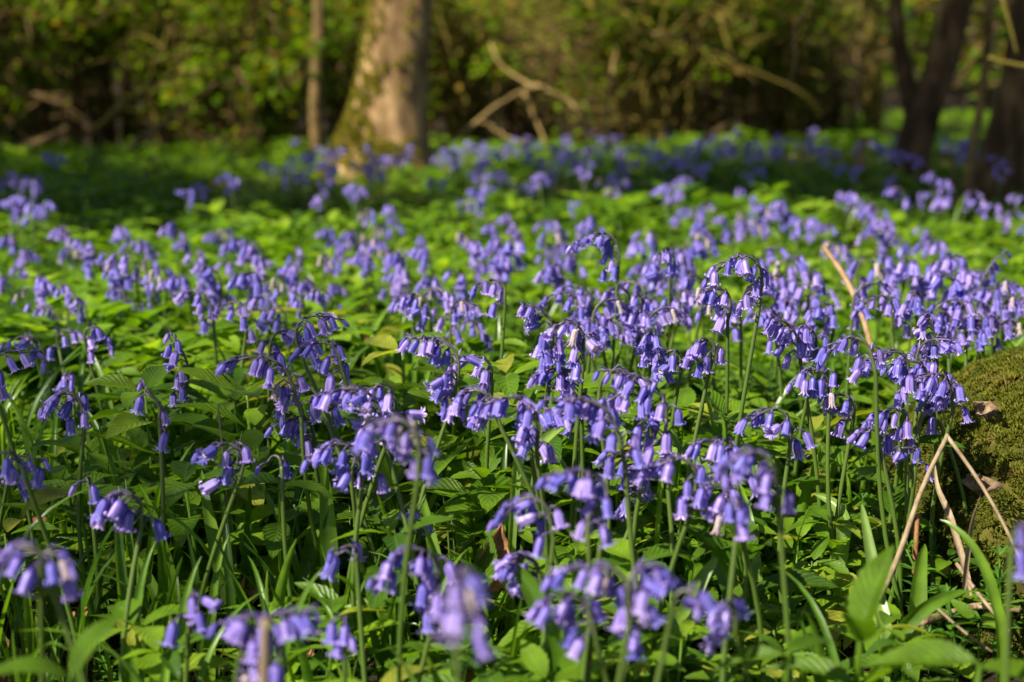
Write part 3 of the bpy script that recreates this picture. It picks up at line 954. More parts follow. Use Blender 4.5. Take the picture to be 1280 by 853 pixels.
def ground_cover():
    rng = np.random.default_rng(21)
    # leafy herbs, finely cut close to the camera
    m = MB()
    for k in range(8):
        t = herb_template(rng, 14, 4, 0.05, rng.uniform(.08, .175))
        x, y = density_points(190, 0.72, 1.7, rng, 0.75)
        s = free(x, y, 0.03) & ~((x < -0.05) & (y < 1.35) & (rng.random(len(x)) < 0.6)) & ~((y < 1.1) & (rng.random(len(x)) < 0.5)) & ~((x > .27) & (y < 1.25) & (rng.random(len(x)) < .5))
        x, y = x[s], y[s]
        sc = rng.uniform(.62, 1.0, len(x)) * np.clip(0.75 + 0.5 * (y - 0.7), 0.7, 1) * (.7 + .65 * vnoise(x * 4, y * 4, 15))
        m.scatter(t, rotz(rng.uniform(0, 6.3, len(x))) * sc[:, None, None], np.stack([x, y, np.zeros(len(x))], 1), rng.random(len(x)) * .8 + .1, 0.9)
    tag(m.build('leafy_undergrowth', M['near_leaf']), 'bright green leafy herbs filling the ground between the bluebell stems', 'undergrowth', kind='stuff')
    m = MB()
    for k in range(8):
        t = herb_template(rng, 6, 2, 0.0, rng.uniform(.07, .15))
        x, y = density_points(1080, 1.62, 16, rng, 1.85, 0.42, 0.8)
        # bare, twiggy floor under the thicket
        keep = (y < 8.6) | (x > 0.21 * y)
        x, y = x[keep], y[keep]
        sc = rng.uniform(.65, 1.05, len(x)) * (.6 + .75 * vnoise(x * 1.6, y * 1.6, 16))
        m.scatter(t, rotz(rng.uniform(0, 6.3, len(x))) * sc[:, None, None], np.stack([x, y, np.zeros(len(x))], 1), rng.random(len(x)) * .8 + .1, 0.9)
    tag(m.build('far_undergrowth', M['leaf']), 'blurred sunlit and shaded green herbs covering the wood floor further off', 'undergrowth', kind='stuff')
    # grass and narrow strap leaves
    m = MB()
    for k in range(10):
        t = MB()
        wide = k < 5
        L = rng.uniform(.19, .31) if wide else rng.uniform(.14, .26)
        b = rng.uniform(.5, 1.35) if k % 2 else rng.uniform(.15, .6)
        p = bez((0, 0, 0), (0.02, 0, L * .66), (L * b * 0.75, rng.uniform(-.04, .04), L * (1.0 - b * .62)), 11)
        blade(t, p, rng.uniform(.008, .0135) if wide else rng.uniform(.0022, .0042), 0.5, fold=0.3, twist=rng.uniform(-.9, .9))
        n = 330 if wide else 420
        x, y = density_points(n, 0.6, 1.75, rng, 0.9)
        s = free(x, y, 0.0) & ~((x > .24) & (y < 1.3)) & ((x < 0.0) | (rng.random(n) < 0.5))
        x, y = x[s], y[s]
        sc = rng.uniform(.5, 1.0, len(x)) * np.clip(0.6 + 0.6 * (y - 0.6), 0.55, 1)
        m.scatter(t, rotz(rng.uniform(0, 6.3, len(x))) * sc[:, None, None], np.stack([x, y, np.zeros(len(x))], 1), rng.random(len(x)), 0.0)
        if k in (1, 3, 6):                  # a few tufts further off
            x, y = density_points(230, 1.75, 5.0, rng, 1.3)
            sc = rng.uniform(.45, .85, len(x))
            m.scatter(t, rotz(rng.uniform(0, 6.3, len(x))) * sc[:, None, None], np.stack([x, y, np.zeros(len(x))], 1), rng.uniform(.4, 1, len(x)), 0.0)
    tag(m.build('grass', M['strap']), 'glossy grass and narrow strap leaves bending low among the herbs', 'grass', kind='stuff')
    # cleavers: whorls of narrow leaves on thin stems
    m = MB()
    for k in range(5):
        t = cleaver_template(rng)
        x, y = density_points(130, 0.75, 2.2, rng, 0.8)
        s = free(x, y, -0.01)
        x, y = x[s], y[s]
        sc = rng.uniform(.6, 1.1, len(x)) * np.clip(0.55 + 0.45 * (y - 0.6), 0.5, 1)
        m.scatter(t, rotz(rng.uniform(0, 6.3, len(x))) * sc[:, None, None], np.stack([x, y, np.zeros(len(x))], 1), rng.random(len(x)), 0.6)
    tag(m.build('cleavers_undergrowth', M['cleaver']), 'fine green weeds with whorls of narrow leaves between the grass', 'undergrowth', kind='stuff')


def cleaver_template(rng, H=None):
    m = MB()
    H = H or rng.uniform(.07, .14)
    lx, ly = rng.uniform(-.04, .04, 2)
    pts = np.array([(lx * t * t, ly * t * t, H * t) for t in np.linspace(0, 1, 6)])
    m.tube(pts, 0.0009, 4, 0.4)
    for t in np.linspace(.35, 1, 5):
        c = np.array((lx * t * t, ly * t * t, H * t))
        n = 7
        L = 0.020 * (1.15 - .55 * abs(t - .6) / .4)
        for j in range(n):
            a = j * 2 * PI / n + t * 5
            lf = leaf_template(3, 2, .24, .1, .2, shape=1.25)
            m.scatter(lf, euler_mats([0], [-rng.uniform(.1, .5) - (0.5 if t > .9 else 0)], [a]) * L, c[None], np.array([rng.random()]))
    return m


ground_cover()


def litter():
    rng = np.random.default_rng(33)
    m = MB()
    for k in range(4):
        lf = leaf_template(5, 4, rng.uniform(.5, .7), rng.uniform(-.2, .4), rng.uniform(.1, .5), twist=rng.uniform(-1, 1), wave=.06)
        x, y = density_points(420, .7, 9, rng, 1.3, .42, .5)
        n = len(x)
        z = rng.uniform(.004, .03, n)
        m.scatter(lf, euler_mats(rng.uniform(-.5, .5, n), rng.uniform(-.5, .4, n), rng.uniform(0, 6.28, n)) * rng.uniform(.025, .06, n)[:, None, None], np.stack([x, y, z], 1), rng.random(n))
    tag(m.build('leaf_litter', M['brown_leaf']), 'brown dead leaves lying on the soil under the green herbs', 'leaf litter', kind='stuff')


litter()

# ------------------------------------------------------------------ single leaves and stalks one can pick out
def strap(px0, py0, d0, px1, py1, d1, width, label, bend=0.0, r=0.6, mid=None, mat='strap', name='strap_leaf', twist=0.3, cat='leaf', face=True):
    a, c = P(px0, py0, d0), P(px1, py1, d1)
    mpt = (a + c) / 2 if mid is None else P(*mid)
    b = 2 * mpt - (a + c) / 2 if mid else mpt + Vector((bend, 0.01, 0.01))
    base = Vector((a.x + (a.x - b.x) * .3, a.y, 0.0)) if a.z > 0.03 else a
    low = [base, (base + a) / 2 + Vector((0, 0, 0.005))] if a.z > 0.03 else []
    pts = [tuple(q) for q in low] + [tuple(q) for q in bez(a, b, c, 10)]
    pts = smooth_path(pts[::2] + [pts[-1]], 5) if low else np.array(pts)
    m = MB()
    origin = pts[0].copy()
    blade(m, pts - origin, width, r, side=(1, 0.25, 0) if face else None, fold=0.28, twist=twist)
    o = m.build(name, M[mat])
    o.location = origin
    tag(o, label, cat)
    return o


strap(300, 790, 1.06, 252, 588, 1.08, .0135, 'tall pale green strap leaf standing alone in front of shaded grass', -.01, .9)
strap(377, 735, 1.10, 392, 590, 1.12, .012, 'upright bright strap leaf, narrower of two standing side by side', .01, .85)
strap(413, 740, 1.04, 404, 572, 1.06, .014, 'upright bright strap leaf, broader of two standing side by side', 0, .8)
strap(1105, 800, 0.95, 1077, 630, 1.0, .011, 'pale silvery strap leaf standing upright behind the biggest broad leaf', 0, 1.0)
strap(1052, 680, 1.08, 1018, 618, 1.12, .012, 'shiny arched strap leaf catching white light near the stump', .02, 1.0, twist=.9)
strap(1143, 800, 1.0, 1156, 680, 1.02, .014, 'blunt upright strap leaf in front of the stump', 0, .7)
strap(845, 800, .92, 897, 697, .95, .013, 'bright strap leaf slanting up between broad leaves and bluebells', .0, .9)
strap(645, 590, 1.04, 732, 516, 1.08, .0085, 'pale striped grass blade lying slantwise under the leaning bluebell', 0, 1.0, twist=.1)
strap(690, 800, .84, 640, 706, .86, .015, 'dark strap leaf with a yellow spot near the brown dead leaf', .0, .35)
strap(830, 560, 1.0, 925, 578, 1.0, .005, 'thin curved grass blade crossing a blurred bluebell head', 0, .7, mid=(880, 566, 1.0))
strap(930, 790, 1.0, 890, 690, 1.02, .017, 'wide upright strap leaf by the two blurred bell groups', 0, .55)
strap(30, 830, 1.0, 215, 790, 1.0, .011, 'long strap leaf arching flat over the shaded grass', 0, .45, mid=(110, 770, 1.0))
strap(215, 800, 1.02, 165, 690, 1.05, .010, 'narrow pale blade leaning across the shaded grass', 0, .8)
strap(1250, 800, .92, 1175, 650, .95, .008, 'thin yellowish stalk-like blade crossing in front of the stump', 0, .8, mid=(1225, 700, .93))
strap(1090, 850, .92, 1235, 740, .95, .012, 'curved strap leaf sweeping up in front of the dry twig', 0, .55, mid=(1150, 765, .93))
strap(560, 790, 1.0, 522, 600, 1.05, .011, 'straight strap leaf rising between stems behind the heavy two-tier bluebell', 0, .7)
strap(760, 700, 1.1, 690, 560, 1.15, .010, 'leaning strap leaf behind the pale rounded bluebell head', 0, .6)


def broad_plant(px, py, d, n, size, label, seed, tilt=0.35, az0=None, rnd=.5, pair=None):
    """a leafy herb big enough to be seen by itself: stem and opposite leaves"""
    rng = np.random.default_rng(seed)
    top = P(px, py, d)
    root = empty('broadleaf_plant', (top.x, top.y, 0))
    tag(root, label, 'leafy plant', 'broad-leaved plants among the bluebells')
    H = max(top.z, 0.08)
    lx, ly = rng.uniform(-.02, .02, 2)
    m = MB()
    pts = np.array([(lx * (1 - t), ly * (1 - t), H * t) for t in np.linspace(0, 1, 6)])
    m.tube(pts, np.linspace(.0024, .0016, 6), 6, 0.7)
    m.build('stem', M['broad'], root)
    for k in range(n):
        lv = k // 2
        t = 1 - lv * 0.17
        a = (az0 if az0 is not None else rng.uniform(0, 6.28)) + lv * PI / 2 + (k % 2) * PI + rng.uniform(-.35, .35)
        L = size * rng.uniform(.8, 1.1) * (1 if lv else .92)
        lf = leaf_template(22, 6, rng.uniform(.36, .44), rng.uniform(.1, .45), rng.uniform(.12, .28), serrate=.05, twist=rng.uniform(-.3, .3), wave=.012)
        g = MB()
        g.scatter(lf, np.eye(3)[None] * L, np.zeros((1, 3)), np.array([rnd + rng.uniform(-.3, .3)]))
        o = g.build('leaf', M['broad'], root)
        o.location = (lx * (1 - t), ly * (1 - t), H * t - 0.002 * k)
        o.rotation_euler = (rng.uniform(-.3, .3), -tilt - rng.uniform(-.25, .35) + lv * .25, a)
    return root


broad_plant(1075, 800, .74, 6, 0.058, 'biggest broad-leaved plant with blurred upright leaves in front of the pale strap leaf', 1, .95, 1.2, .6)
broad_plant(985, 815, .72, 6, 0.050, 'broad plant with wide flat leaves beside the biggest broad-leaved plant', 2, .15, .3, .45)
broad_plant(1225, 830, .70, 6, 0.063, 'broad plant with blurred leaves under the stump and dry twig', 3, .1, 2.6, .55)
broad_plant(90, 845, .66, 6, 0.056, 'blurred broad leaves rising over the shaded grass in the corner', 4, .5, .6, .3)
broad_plant(905, 520, 1.18, 6, .060, 'ribbed pointed leaves under the tall lone bluebell', 5, .5, 2.0, .6)
broad_plant(1200, 505, 1.24, 4, .075, 'ribbed leaves leaning against the stump, one upright and one dark and flat', 6, .4, 2.9, .35)
broad_plant(1128, 556, 1.12, 4, .062, 'dark ribbed leaf pair spreading level in front of the crowded bluebells', 7, .0, 2.9, .2)
broad_plant(350, 605, 1.04, 4, .062, 'ribbed leaf pair below the single bell', 8, .1, 2.9, .35)
broad_plant(585, 615, 1.08, 4, .062, 'ribbed leaf curling in front of bluebell stems above the dead leaf', 9, .2, 0.2, .6)
broad_plant(603, 740, .98, 4, .055, 'oval leaf standing against the brown dead leaf', 10, .95, 1.0, .4)
broad_plant(690, 490, 1.22, 6, .085, 'large flat sunny leaves behind the bluebell with long deep blue bells', 11, .2, 2.9, .75)
broad_plant(570, 470, 1.25, 6, .060, 'sunny leaves beside the sharp frilled bluebell head', 12, .6, .4, .8)
broad_plant(935, 700, .98, 6, .075, 'dark upright broad leaves under the big pale blurred bells', 13, .85, 1.4, .3)
broad_plant(1060, 590, 1.15, 6, .06, 'leafy herb with pale pointed leaves beneath the purple hooped bluebell', 14, .4, 2.2, .6)
broad_plant(110, 640, 1.12, 6, .065, 'ribbed leaves in shade beside the seven loose bells', 15, .4, 2.2, .35)
broad_plant(215, 560, 1.2, 6, .06, 'ribbed leaves under the young bluebell spike', 16, .35, .9, .5)
broad_plant(800, 640, 1.1, 6, .06, 'rounded leaves behind the lone blurred bell', 17, .3, 1.2, .5)
broad_plant(470, 650, 1.1, 6, .055, 'pointed leaves under the large pale blurred head', 18, .3, .2, .5)
broad_plant(865, 700, 1.0, 6, .05, 'low leafy sprig between two blurred bluebell heads', 19, .3, .2, .55)
broad_plant(545, 760, .95, 6, .05, 'narrow-leaved sprig under the dead leaf and the closest bluebell', 20, .5, .2, .65)


def sprig(px, py, d, label, seed):
    rng = np.random.default_rng(seed)
    top = P(px, py, d)
    t = cleaver_template(rng, top.z)
    o = t.build('cleavers_sprig', M['cleaver'])
    o.location = (top.x, top.y, 0)
    tag(o, label, 'weed', 'cleavers sprigs at the stump')


sprig(1225, 650, 1.06, 'tallest cleavers sprig against the moss, its whorl at the tip of the flat withered leaf', 31)
sprig(1180, 690, 1.04, 'cleavers sprig under the bent dry stalk at the stump foot', 32)
sprig(1260, 700, 1.0, 'cleavers sprig beside the lower end of the bent dry stalk', 33)
sprig(1150, 640, 1.1, 'shaded cleavers sprig between the stump and the long leg of the dry stalk', 34)
sprig(1205, 745, .98, 'low cleavers sprig above the dry twig', 35)


def rod(name, pix, radii, mat, label, cat='twig', group=None, sides=7, jit=0.0):
    """a stalk, stick or branch through photo points (px, py, distance)"""
    pts = np.array([tuple(P(*q)) for q in pix])
    sm = smooth_path(pts, 5)
    if jit:
        sm = sm + np.random.default_rng(int(pix[0][0])).normal(0, jit, sm.shape)
    rr = np.interp(np.linspace(0, 1, len(sm)), np.linspace(0, 1, len(radii)), radii)
    m = MB()
    o0 = sm[0].copy()
    m.tube(sm - o0, rr, sides)
    o = m.build(name, M[mat])
    o.location = o0
    tag(o, label, cat, group)
    return o


# the bent dry stalk: sharp fold at the top
m = MB()
a, b_, c = (np.array(tuple(P(*q))) for q in ((1098, 750, 0.96), (1183, 544, 1.04), (1290, 735, 0.97)))
L1 = [a + (b_ - a) * t + np.array((math.sin(t * 7) * .0015, 0, 0)) for t in np.linspace(0, 1, 9)]
L2 = [b_ + (c - b_) * t + np.array((math.sin(t * PI) * .004, 0, math.sin(t * PI) * .003)) for t in np.linspace(0, 1, 9)]
root = empty('bent_dry_stalk', tuple(a))
tag(root, 'straw-coloured dry stalk snapped into a sharp upside-down V before the stump', 'dry stalk')
m.tube([p - a for p in L1], np.linspace(.0022, .0017, 9), 7)
m.build('stalk', M['straw'], root)
m = MB()
m.tube([p - a for p in L2], np.linspace(.0016, .0011, 9), 7)
m.build('broken_end', M['straw'], root)


def dry_leaf(pix, width, label, name='withered_leaf', twist=1.0):
    pts = smooth_path([P(*q) for q in pix], 5)
    m = MB()
    o0 = pts[0].copy()
    blade(m, pts - o0, width, 0.5, side=(1, .3, 0), fold=.35, twist=twist, nose=.1)
    o = m.build(name, M['straw'])
    o.location = o0
    tag(o, label, 'withered leaf')


dry_leaf([(1212, 745, 1.0), (1206, 715, 1.01), (1188, 650, 1.03), (1172, 610, 1.05), (1168, 575, 1.06)], .0052, 'flat withered leaf rising beside the bent dry stalk, tip under its fold', twist=.5)
dry_leaf([(1204, 740, .98), (1206, 705, .98), (1213, 655, .98), (1226, 618, .97)], .0052, 'withered brown leaf curving up to a pale tip against the moss', twist=-.6)
rod('dry_stalk', [(1143, 720, 1.06), (1145, 680, 1.06), (1147, 642, 1.07)], [.0022, .0018], 'brown_leaf', 'short brown stalk between the legs of the bent dry stalk', 'dry stalk')
rod('fallen_twig', [(1150, 778, .98), (1190, 767, 1.0), (1225, 758, 1.02), (1275, 762, 1.0)], [.0035, .003, .0025], 'stump_bark', 'reddish brown twig lying at the foot of the stump', 'twig')
rod('straw_stem', [(1196, 705, 1.02), (1225, 745, .98), (1262, 790, .95)], [.0016, .0013], 'straw', 'thin straw running down from the withered leaves', 'straw')
rod('straw_stem', [(1165, 755, .97), (1205, 790, .96), (1240, 815, .95)], [.0012, .0010], 'straw', 'thinnest straw crossing under the reddish twig', 'straw')
rod('dry_stalk', [(328, 900, .60), (330, 840, .60), (332, 775, .60)], [.0030, .0022], 'straw', 'blurred straw stalk standing in front of a blurred violet head', 'dry stalk')
rod('leaning_stick', [(1095, 460, 1.45), (1078, 395, 1.5), (1055, 345, 1.55), (1029, 308, 1.6)], [.0024, .0032, .0032, .0028], 'tan_stick', 'dry tan stick leaning over the flower bank above the stump', 'stick', sides=8)
rod('fallen_twig', [(30, 742, 1.15), (80, 745, 1.15), (135, 755, 1.15)], [.0045, .004, .0025], 'stump_bark', 'brown twig lying in the shaded grass behind blurred bells', 'twig')
rod('dry_stalk', [(285, 640, 1.12), (278, 560, 1.12), (272, 505, 1.12)], [.0010, .0007], 'straw', 'hair-thin dry stalk rising above the low bluebell head', 'dry stalk')


def dead_leaf(px, py, d, size, label, rot, seed):
    rng = np.random.default_rng(seed)
    lf = leaf_template(16, 8, .55, .35, .55, serrate=.08, twist=1.1, wave=.09)
    m = MB()
    m.scatter(lf, np.eye(3)[None] * size, np.zeros((1, 3)), np.array([.5]))
    o = m.build('dead_leaf', M['brown_leaf'])
    o.location = P(px, py, d)
    o.rotation_euler = rot
    tag(o, label, 'dead leaf')


dead_leaf(607, 745, 1.0, .055, 'curled reddish brown dead leaf standing among green leaves beneath the bluebells', (1.2, -1.35, .3), 1)
dead_leaf(770, 800, .98, .045, 'small brown dead leaf half hidden behind the wide pale bluebell', (.6, -.9, 1.2), 2)
dead_leaf(315, 755, 1.05, .03, 'tiny tan dead leaf at the foot of the two strap leaves', (.3, -.5, 2.0), 3)
dead_leaf(60, 690, 1.15, .04, 'brown dead leaf in shade by the fallen twig', (.5, -1.0, 2.3), 4)


# ------------------------------------------------------------------ the mossy stump
def stump_surface(A, t):
    """A angle, t 0 at the ground .. 1 at the top centre"""
    tk = [0, .15, .30, .45, .58, .68, .76, .88, 1]
    prof = np.interp(t, tk, [1.12, 1.04, .99, .94, .85, .73, .62, .34, .001])
    z = np.interp(t, tk, [-.02, .018, .075, .127, .158, .18, .197, .221, .234])
    lump = 1 + .07 * np.sin(A * 3 + 2.6) * (1 - t) + .05 * np.sin(A * 5 + z * 20) + .09 * (vnoise(A * 3.0 + 20, z * 14, 3) - .5) + .09 * (vnoise(A * 7 + 60, z * 34, 5) - .5) + .04 * (vnoise(A * 18 + 60, z * 90, 9) - .5)
    r = STUMP_R * prof * lump
    zz = z + .012 * (vnoise(A * 2 + 9, t * 4, 8) - .5) * t
    return np.stack([r * np.cos(A), r * np.sin(A), zz], -1)


def bark_mask(A, t):
    """1 where bare bark shows"""
    m = np.zeros_like(A)
    for a0, t0, da, dt in BARK:
        m = np.maximum(m, 1 - np.sqrt(((A - a0) / da) ** 2 + ((t - t0) / dt) ** 2))
    return m + .25 * (vnoise(A * 14 + 50, t * 30, 2) - .5)


BARK = [(3.52, .67, .13, .04), (3.74, .47, .10, .05), (3.2, .60, .07, .03), (3.6, .25, .10, .04), (5.2, .5, .2, .1)]


def build_stump():
    root = empty('mossy_stump', (STUMP_C[0], STUMP_C[1], 0))
    tag(root, 'mossy tree stump with bare bark patches beside the bent dry stalk', 'stump')
    na, nt_ = 160, 70
    A, T = np.meshgrid(np.linspace(0, 2 * PI, na, endpoint=False), np.linspace(0, 1, nt_))
    V = stump_surface(A, T).reshape(-1, 3)
    i = np.arange(nt_ - 1)[:, None] * na
    j = np.arange(na)[None]
    q = np.stack([i + j, i + (j + 1) % na, i + na + (j + 1) % na, i + na + j], -1).reshape(-1, 4)
    m = MB()
    m.add(V, q)
    m.build('body', M['moss'], root)
    # bark plates standing 2-5 mm proud
    for a0, t0, da, dt in BARK:
        nu, nv = 26, 26
        rr, th = np.meshgrid(np.linspace(0, 1, nv), np.linspace(0, 2 * PI, nu, endpoint=False))
        edge = .78 + .5 * (vnoise(np.cos(th) * 2.2 + 7, np.sin(th) * 2.2 + a0 * 9, 4) - .35)
        aa, tt = a0 + da * .8 * rr * edge * np.cos(th), t0 + dt * .8 * rr * edge * np.sin(th)
        S = stump_surface(aa, tt)
        N = S / np.linalg.norm(S * (1, 1, .6), axis=-1, keepdims=True)
        S = S + N * ((.0045 - .012 * np.clip(rr - .8, 0, 1) / .2 * .7) + .006 * (vnoise(aa * 40, tt * 60, 6) - .5))[..., None]
        k = S.shape[0]
        i2 = np.arange(k)[:, None] * nv
        i3 = ((np.arange(k) + 1) % k)[:, None] * nv
        j2 = np.arange(nv - 1)[None]
        b = MB()
        b.add(S.reshape(-1, 3), np.stack([i2 + j2, i2 + j2 + 1, i3 + j2 + 1, i3 + j2], -1).reshape(-1, 4))
        b.build('bark_patch', M['stump_bark'], root)
    # moss fur
    t = MB()
    rng = np.random.default_rng(5)
    for k in range(5):
        a = k * 2 * PI / 5 + rng.uniform(-.3, .3)
        o_ = np.array((math.cos(a), math.sin(a), 0)) * .0028
        blade(t, [(0, 0, -.001), tuple(o_ * .6 + (0, 0, .0026)), tuple(o_ + (0, 0, .0042))], .0016, rng.random(), side=(-math.sin(a), math.cos(a), 0))
    n = 34000
    aa = rng.uniform(PI * .75, PI * 2.1, n)
    tt = rng.uniform(.05, 1, n) ** .85
    keep = (bark_mask(aa, tt) < .30) & (vnoise(aa * 11 + 3, tt * 17, 21) > .04 + .12 * rng.random(n))
    aa, tt = aa[keep], tt[keep]
    S = stump_surface(aa, tt)
    e = 1e-3
    Na = stump_surface(aa + e, tt) - S
    Nt = stump_surface(aa, np.minimum(tt + e, 1.0)) - S
    N = np.cross(Na, Nt)
    N /= np.linalg.norm(N, axis=1)[:, None] + 1e-12
    N = N + rng.normal(0, .25, N.shape)
    N /= np.linalg.norm(N, axis=1)[:, None]
    X = np.cross(N, rng.normal(0, 1, N.shape))
    X /= np.linalg.norm(X, axis=1)[:, None]
    Y = np.cross(N, X)
    sc = rng.uniform(.6, 1.35, len(S)) * (.7 + .6 * vnoise(aa * 14, tt * 22, 11))
    R = np.stack([X, Y, N], -1) * sc[:, None, None]
    f = MB()
    patch = vnoise(aa * 9, tt * 12, 12)
    f.scatter(t, R, S, np.clip(patch * .8 + rng.uniform(0, .2, len(S)), 0, 1), .5)
    f.build('moss', M['tuft'], root)


build_stump()

# ------------------------------------------------------------------ trees
def trunk_mesh(path, radii, seed, sides=28, flare=None, lump=.10):
    """a trunk with an uneven section; flare = list of (angle, amount) of root buttresses"""
    pts = smooth_path(path, 6)
    k = len(pts)
    rr = np.interp(np.linspace(0, 1, k), np.linspace(0, 1, len(radii)), radii)
    an = np.arange(sides) * 2 * PI / sides
    A, K = np.meshgrid(an, np.arange(k))
    z = pts[:, 2][:, None]
    R = rr[:, None] * (1 + lump * 2 * (vnoise(np.cos(A) * 1.4 + 10 + seed, np.sin(A) * 1.4 + z * 2.2, seed) - .5) + lump * (vnoise(A * 2.5, z * 7 + 30, seed + 1) - .5))
    for a0, amt in (flare or []):
        R = R + amt * np.exp(-((np.angle(np.exp(1j * (A - a0)))) / 1.0) ** 2) * np.exp(-(np.maximum(z, 0) / .27) ** 1.6)
    V = np.stack([pts[:, 0][:, None] + R * np.cos(A), pts[:, 1][:, None] + R * np.sin(A), np.repeat(z, sides, 1)], -1)
    i = np.arange(k - 1)[:, None] * sides
    j = np.arange(sides)[None]
    q = np.stack([i + j, i + (j + 1) % sides, i + sides + (j + 1) % sides, i + sides + j], -1).reshape(-1, 4)
    m = MB()
    m.add(V.reshape(-1, 3), q)
    return m, V


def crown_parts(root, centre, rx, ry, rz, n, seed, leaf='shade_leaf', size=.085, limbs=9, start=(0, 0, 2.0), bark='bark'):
    """limbs reaching into an uneven crown of separate leaf clumps"""
    rng = np.random.default_rng(seed)
    m = MB()
    cl = []
    for k in range(limbs * 3):
        v = rng.normal(0, 1, 3)
        v /= np.linalg.norm(v)
        c = np.array(centre) + v * np.array((rx, ry, rz)) * rng.uniform(.35, 1.0)
        cl.append(c)
        if k < limbs:
            s0 = np.array(start) + np.array((0, 0, rng.uniform(0, max(.3, centre[2] - start[2] - .3))))
            m.tube(bez(s0, s0 * .4 + c * .6 + (0, 0, -.3), c, 8), np.linspace(.05, .012, 8), 6)
    m.build('limb', M[bark], root)
    lf = leaf_template(3, 2, .55, .25, .15)
    cl = np.array(cl)
    pick = rng.integers(0, len(cl), n)
    pos = cl[pick] + rng.normal(0, 1, (n, 3)) * np.array((rx, ry, rz)) * .20
    g = MB()
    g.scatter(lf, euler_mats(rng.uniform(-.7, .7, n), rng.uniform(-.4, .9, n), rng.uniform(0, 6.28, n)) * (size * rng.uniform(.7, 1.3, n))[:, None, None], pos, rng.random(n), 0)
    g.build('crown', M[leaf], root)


def tree(name, base, path, radii, label, seed, bark='bark', flare=None, crown=None, lump=.10, cat='tree'):
    root = empty(name, base)
    tag(root, label, cat, None)
    m, V = trunk_mesh(path, radii, seed, flare=flare, lump=lump)
    m.build('trunk', M[bark], root)
    if crown:
        c, r, n, size = crown
        crown_parts(root, c, *r, n, seed + 40, size=size, start=(path[-1][0] * .7, path[-1][1] * .7, max(1.8, path[-1][2] * .55)), bark=bark)
    return root, V


# the big trunk with the mossy foot
B = P(491, 236, 6.05)
main, MV = tree('big_tree', (B.x, B.y, 0), [(0, 0, -.05), (-.01, 0, .12), (.0, 0, .35), (.05, 0, .8), (.09, .02, 1.4), (.12, .05, 2.6), (.2, .1, 4.5)],
                [.165, .150, .135, .128, .122, .11, .07], 'big pale-barked tree with a mossy flared foot in front of the thicket', 3,
                flare=[(3.82, .17), (4.9, .05), (5.9, .05)], crown=((1.0, .6, 5.2), (1.9, 1.9, 1.2), 5200, .10), lump=.10)


def foot_moss(V, root):
    k, s, _ = V.shape
    fine = V
    A = np.arctan2(fine[..., 1] - fine[..., 1].mean(1, keepdims=True), fine[..., 0] - fine[..., 0].mean(1, keepdims=True))
    z = fine[..., 2]
    c = fine.mean(1, keepdims=True)
    N = fine - c
    N[..., 2] = 0
    N /= np.linalg.norm(N, axis=-1, keepdims=True) + 1e-9
    rng = np.random.default_rng(8)
    t = MB()
    for q in range(5):
        a = q * 2 * PI / 5
        o_ = np.array((math.cos(a), math.sin(a), 0)) * .014
        blade(t, [(0, 0, -.004), tuple(o_ * .6 + (0, 0, .010)), tuple(o_ + (0, 0, .017))], .012, rng.random(), side=(-math.sin(a), math.cos(a), 0))
    P_, D_ = [], []
    for _ in range(9000):
        i, j = rng.integers(0, k - 1), rng.integers(0, s)
        j2 = (j + 1) % s
        u, v = rng.random(2)
        p = (fine[i, j] * (1 - u) + fine[i, j2] * u) * (1 - v) + (fine[i + 1, j] * (1 - u) + fine[i + 1, j2] * u) * v
        a = A[i, j]
        left = math.cos(a - 3.5)
        if p[2] > 1.0 or p[2] < 0:
            continue
        dens = max(0, left + .25) * np.interp(p[2], [0, .3, .5, 1.0], [1.0, .9, .25, .1])
        if rng.random() < dens * 1.3 and vnoise(np.array(a * 3 + 20), np.array(p[2] * 6), 3) > .35:
            P_.append(p)
            D_.append(N[i, j])
    P_, D_ = np.array(P_), np.array(D_)
    X = np.cross(D_, (0, 0, 1.0))
    Y = np.cross(D_, X)
    g = MB()
    g.scatter(t, np.stack([X, Y, D_], -1), P_, rng.random(len(P_)), .5)
    g.build('moss', M['yellow_tuft'], root)


foot_moss(MV, main)

B = P(400, 185, 7.9)
tree('slim_tree', (B.x, B.y, 0), [(0, 0, -.05), (-.02, 0, .3), (.01, 0, .8), (.0, 0, 1.3), (.05, 0, 2.4), (.0, .1, 4.6)], [.042, .036, .032, .03, .026, .015],
     'slim pale tree standing in front of the leafy thicket', 5, bark='twig', crown=((.3, .3, 4.8), (1.4, 1.4, .9), 2200, .09))
B = P(1134, 225, 5.6)
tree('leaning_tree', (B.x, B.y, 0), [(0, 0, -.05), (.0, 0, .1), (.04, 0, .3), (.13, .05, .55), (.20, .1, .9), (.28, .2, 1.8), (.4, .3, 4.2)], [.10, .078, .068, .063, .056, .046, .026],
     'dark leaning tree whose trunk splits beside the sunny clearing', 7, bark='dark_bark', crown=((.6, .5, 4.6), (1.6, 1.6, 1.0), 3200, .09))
fork = [o for o in COL.objects if o.name.startswith('leaning_tree')][0]
fm, _ = trunk_mesh([(.04, .02, .24), (-.02, .05, .5), (-.06, .08, .8), (-.04, .12, 1.4), (-.2, .3, 3.0)], [.042, .034, .028, .024, .012], 9)
fm.build('limb', M['dark_bark'], fork)
B = P(1262, 275, 4.6)
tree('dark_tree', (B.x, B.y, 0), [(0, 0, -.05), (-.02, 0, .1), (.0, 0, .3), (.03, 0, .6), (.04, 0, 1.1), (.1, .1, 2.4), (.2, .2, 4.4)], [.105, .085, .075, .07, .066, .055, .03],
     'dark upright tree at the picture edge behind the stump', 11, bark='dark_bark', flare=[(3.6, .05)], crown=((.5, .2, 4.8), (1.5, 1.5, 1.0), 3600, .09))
B = P(1208, 285, 4.4)
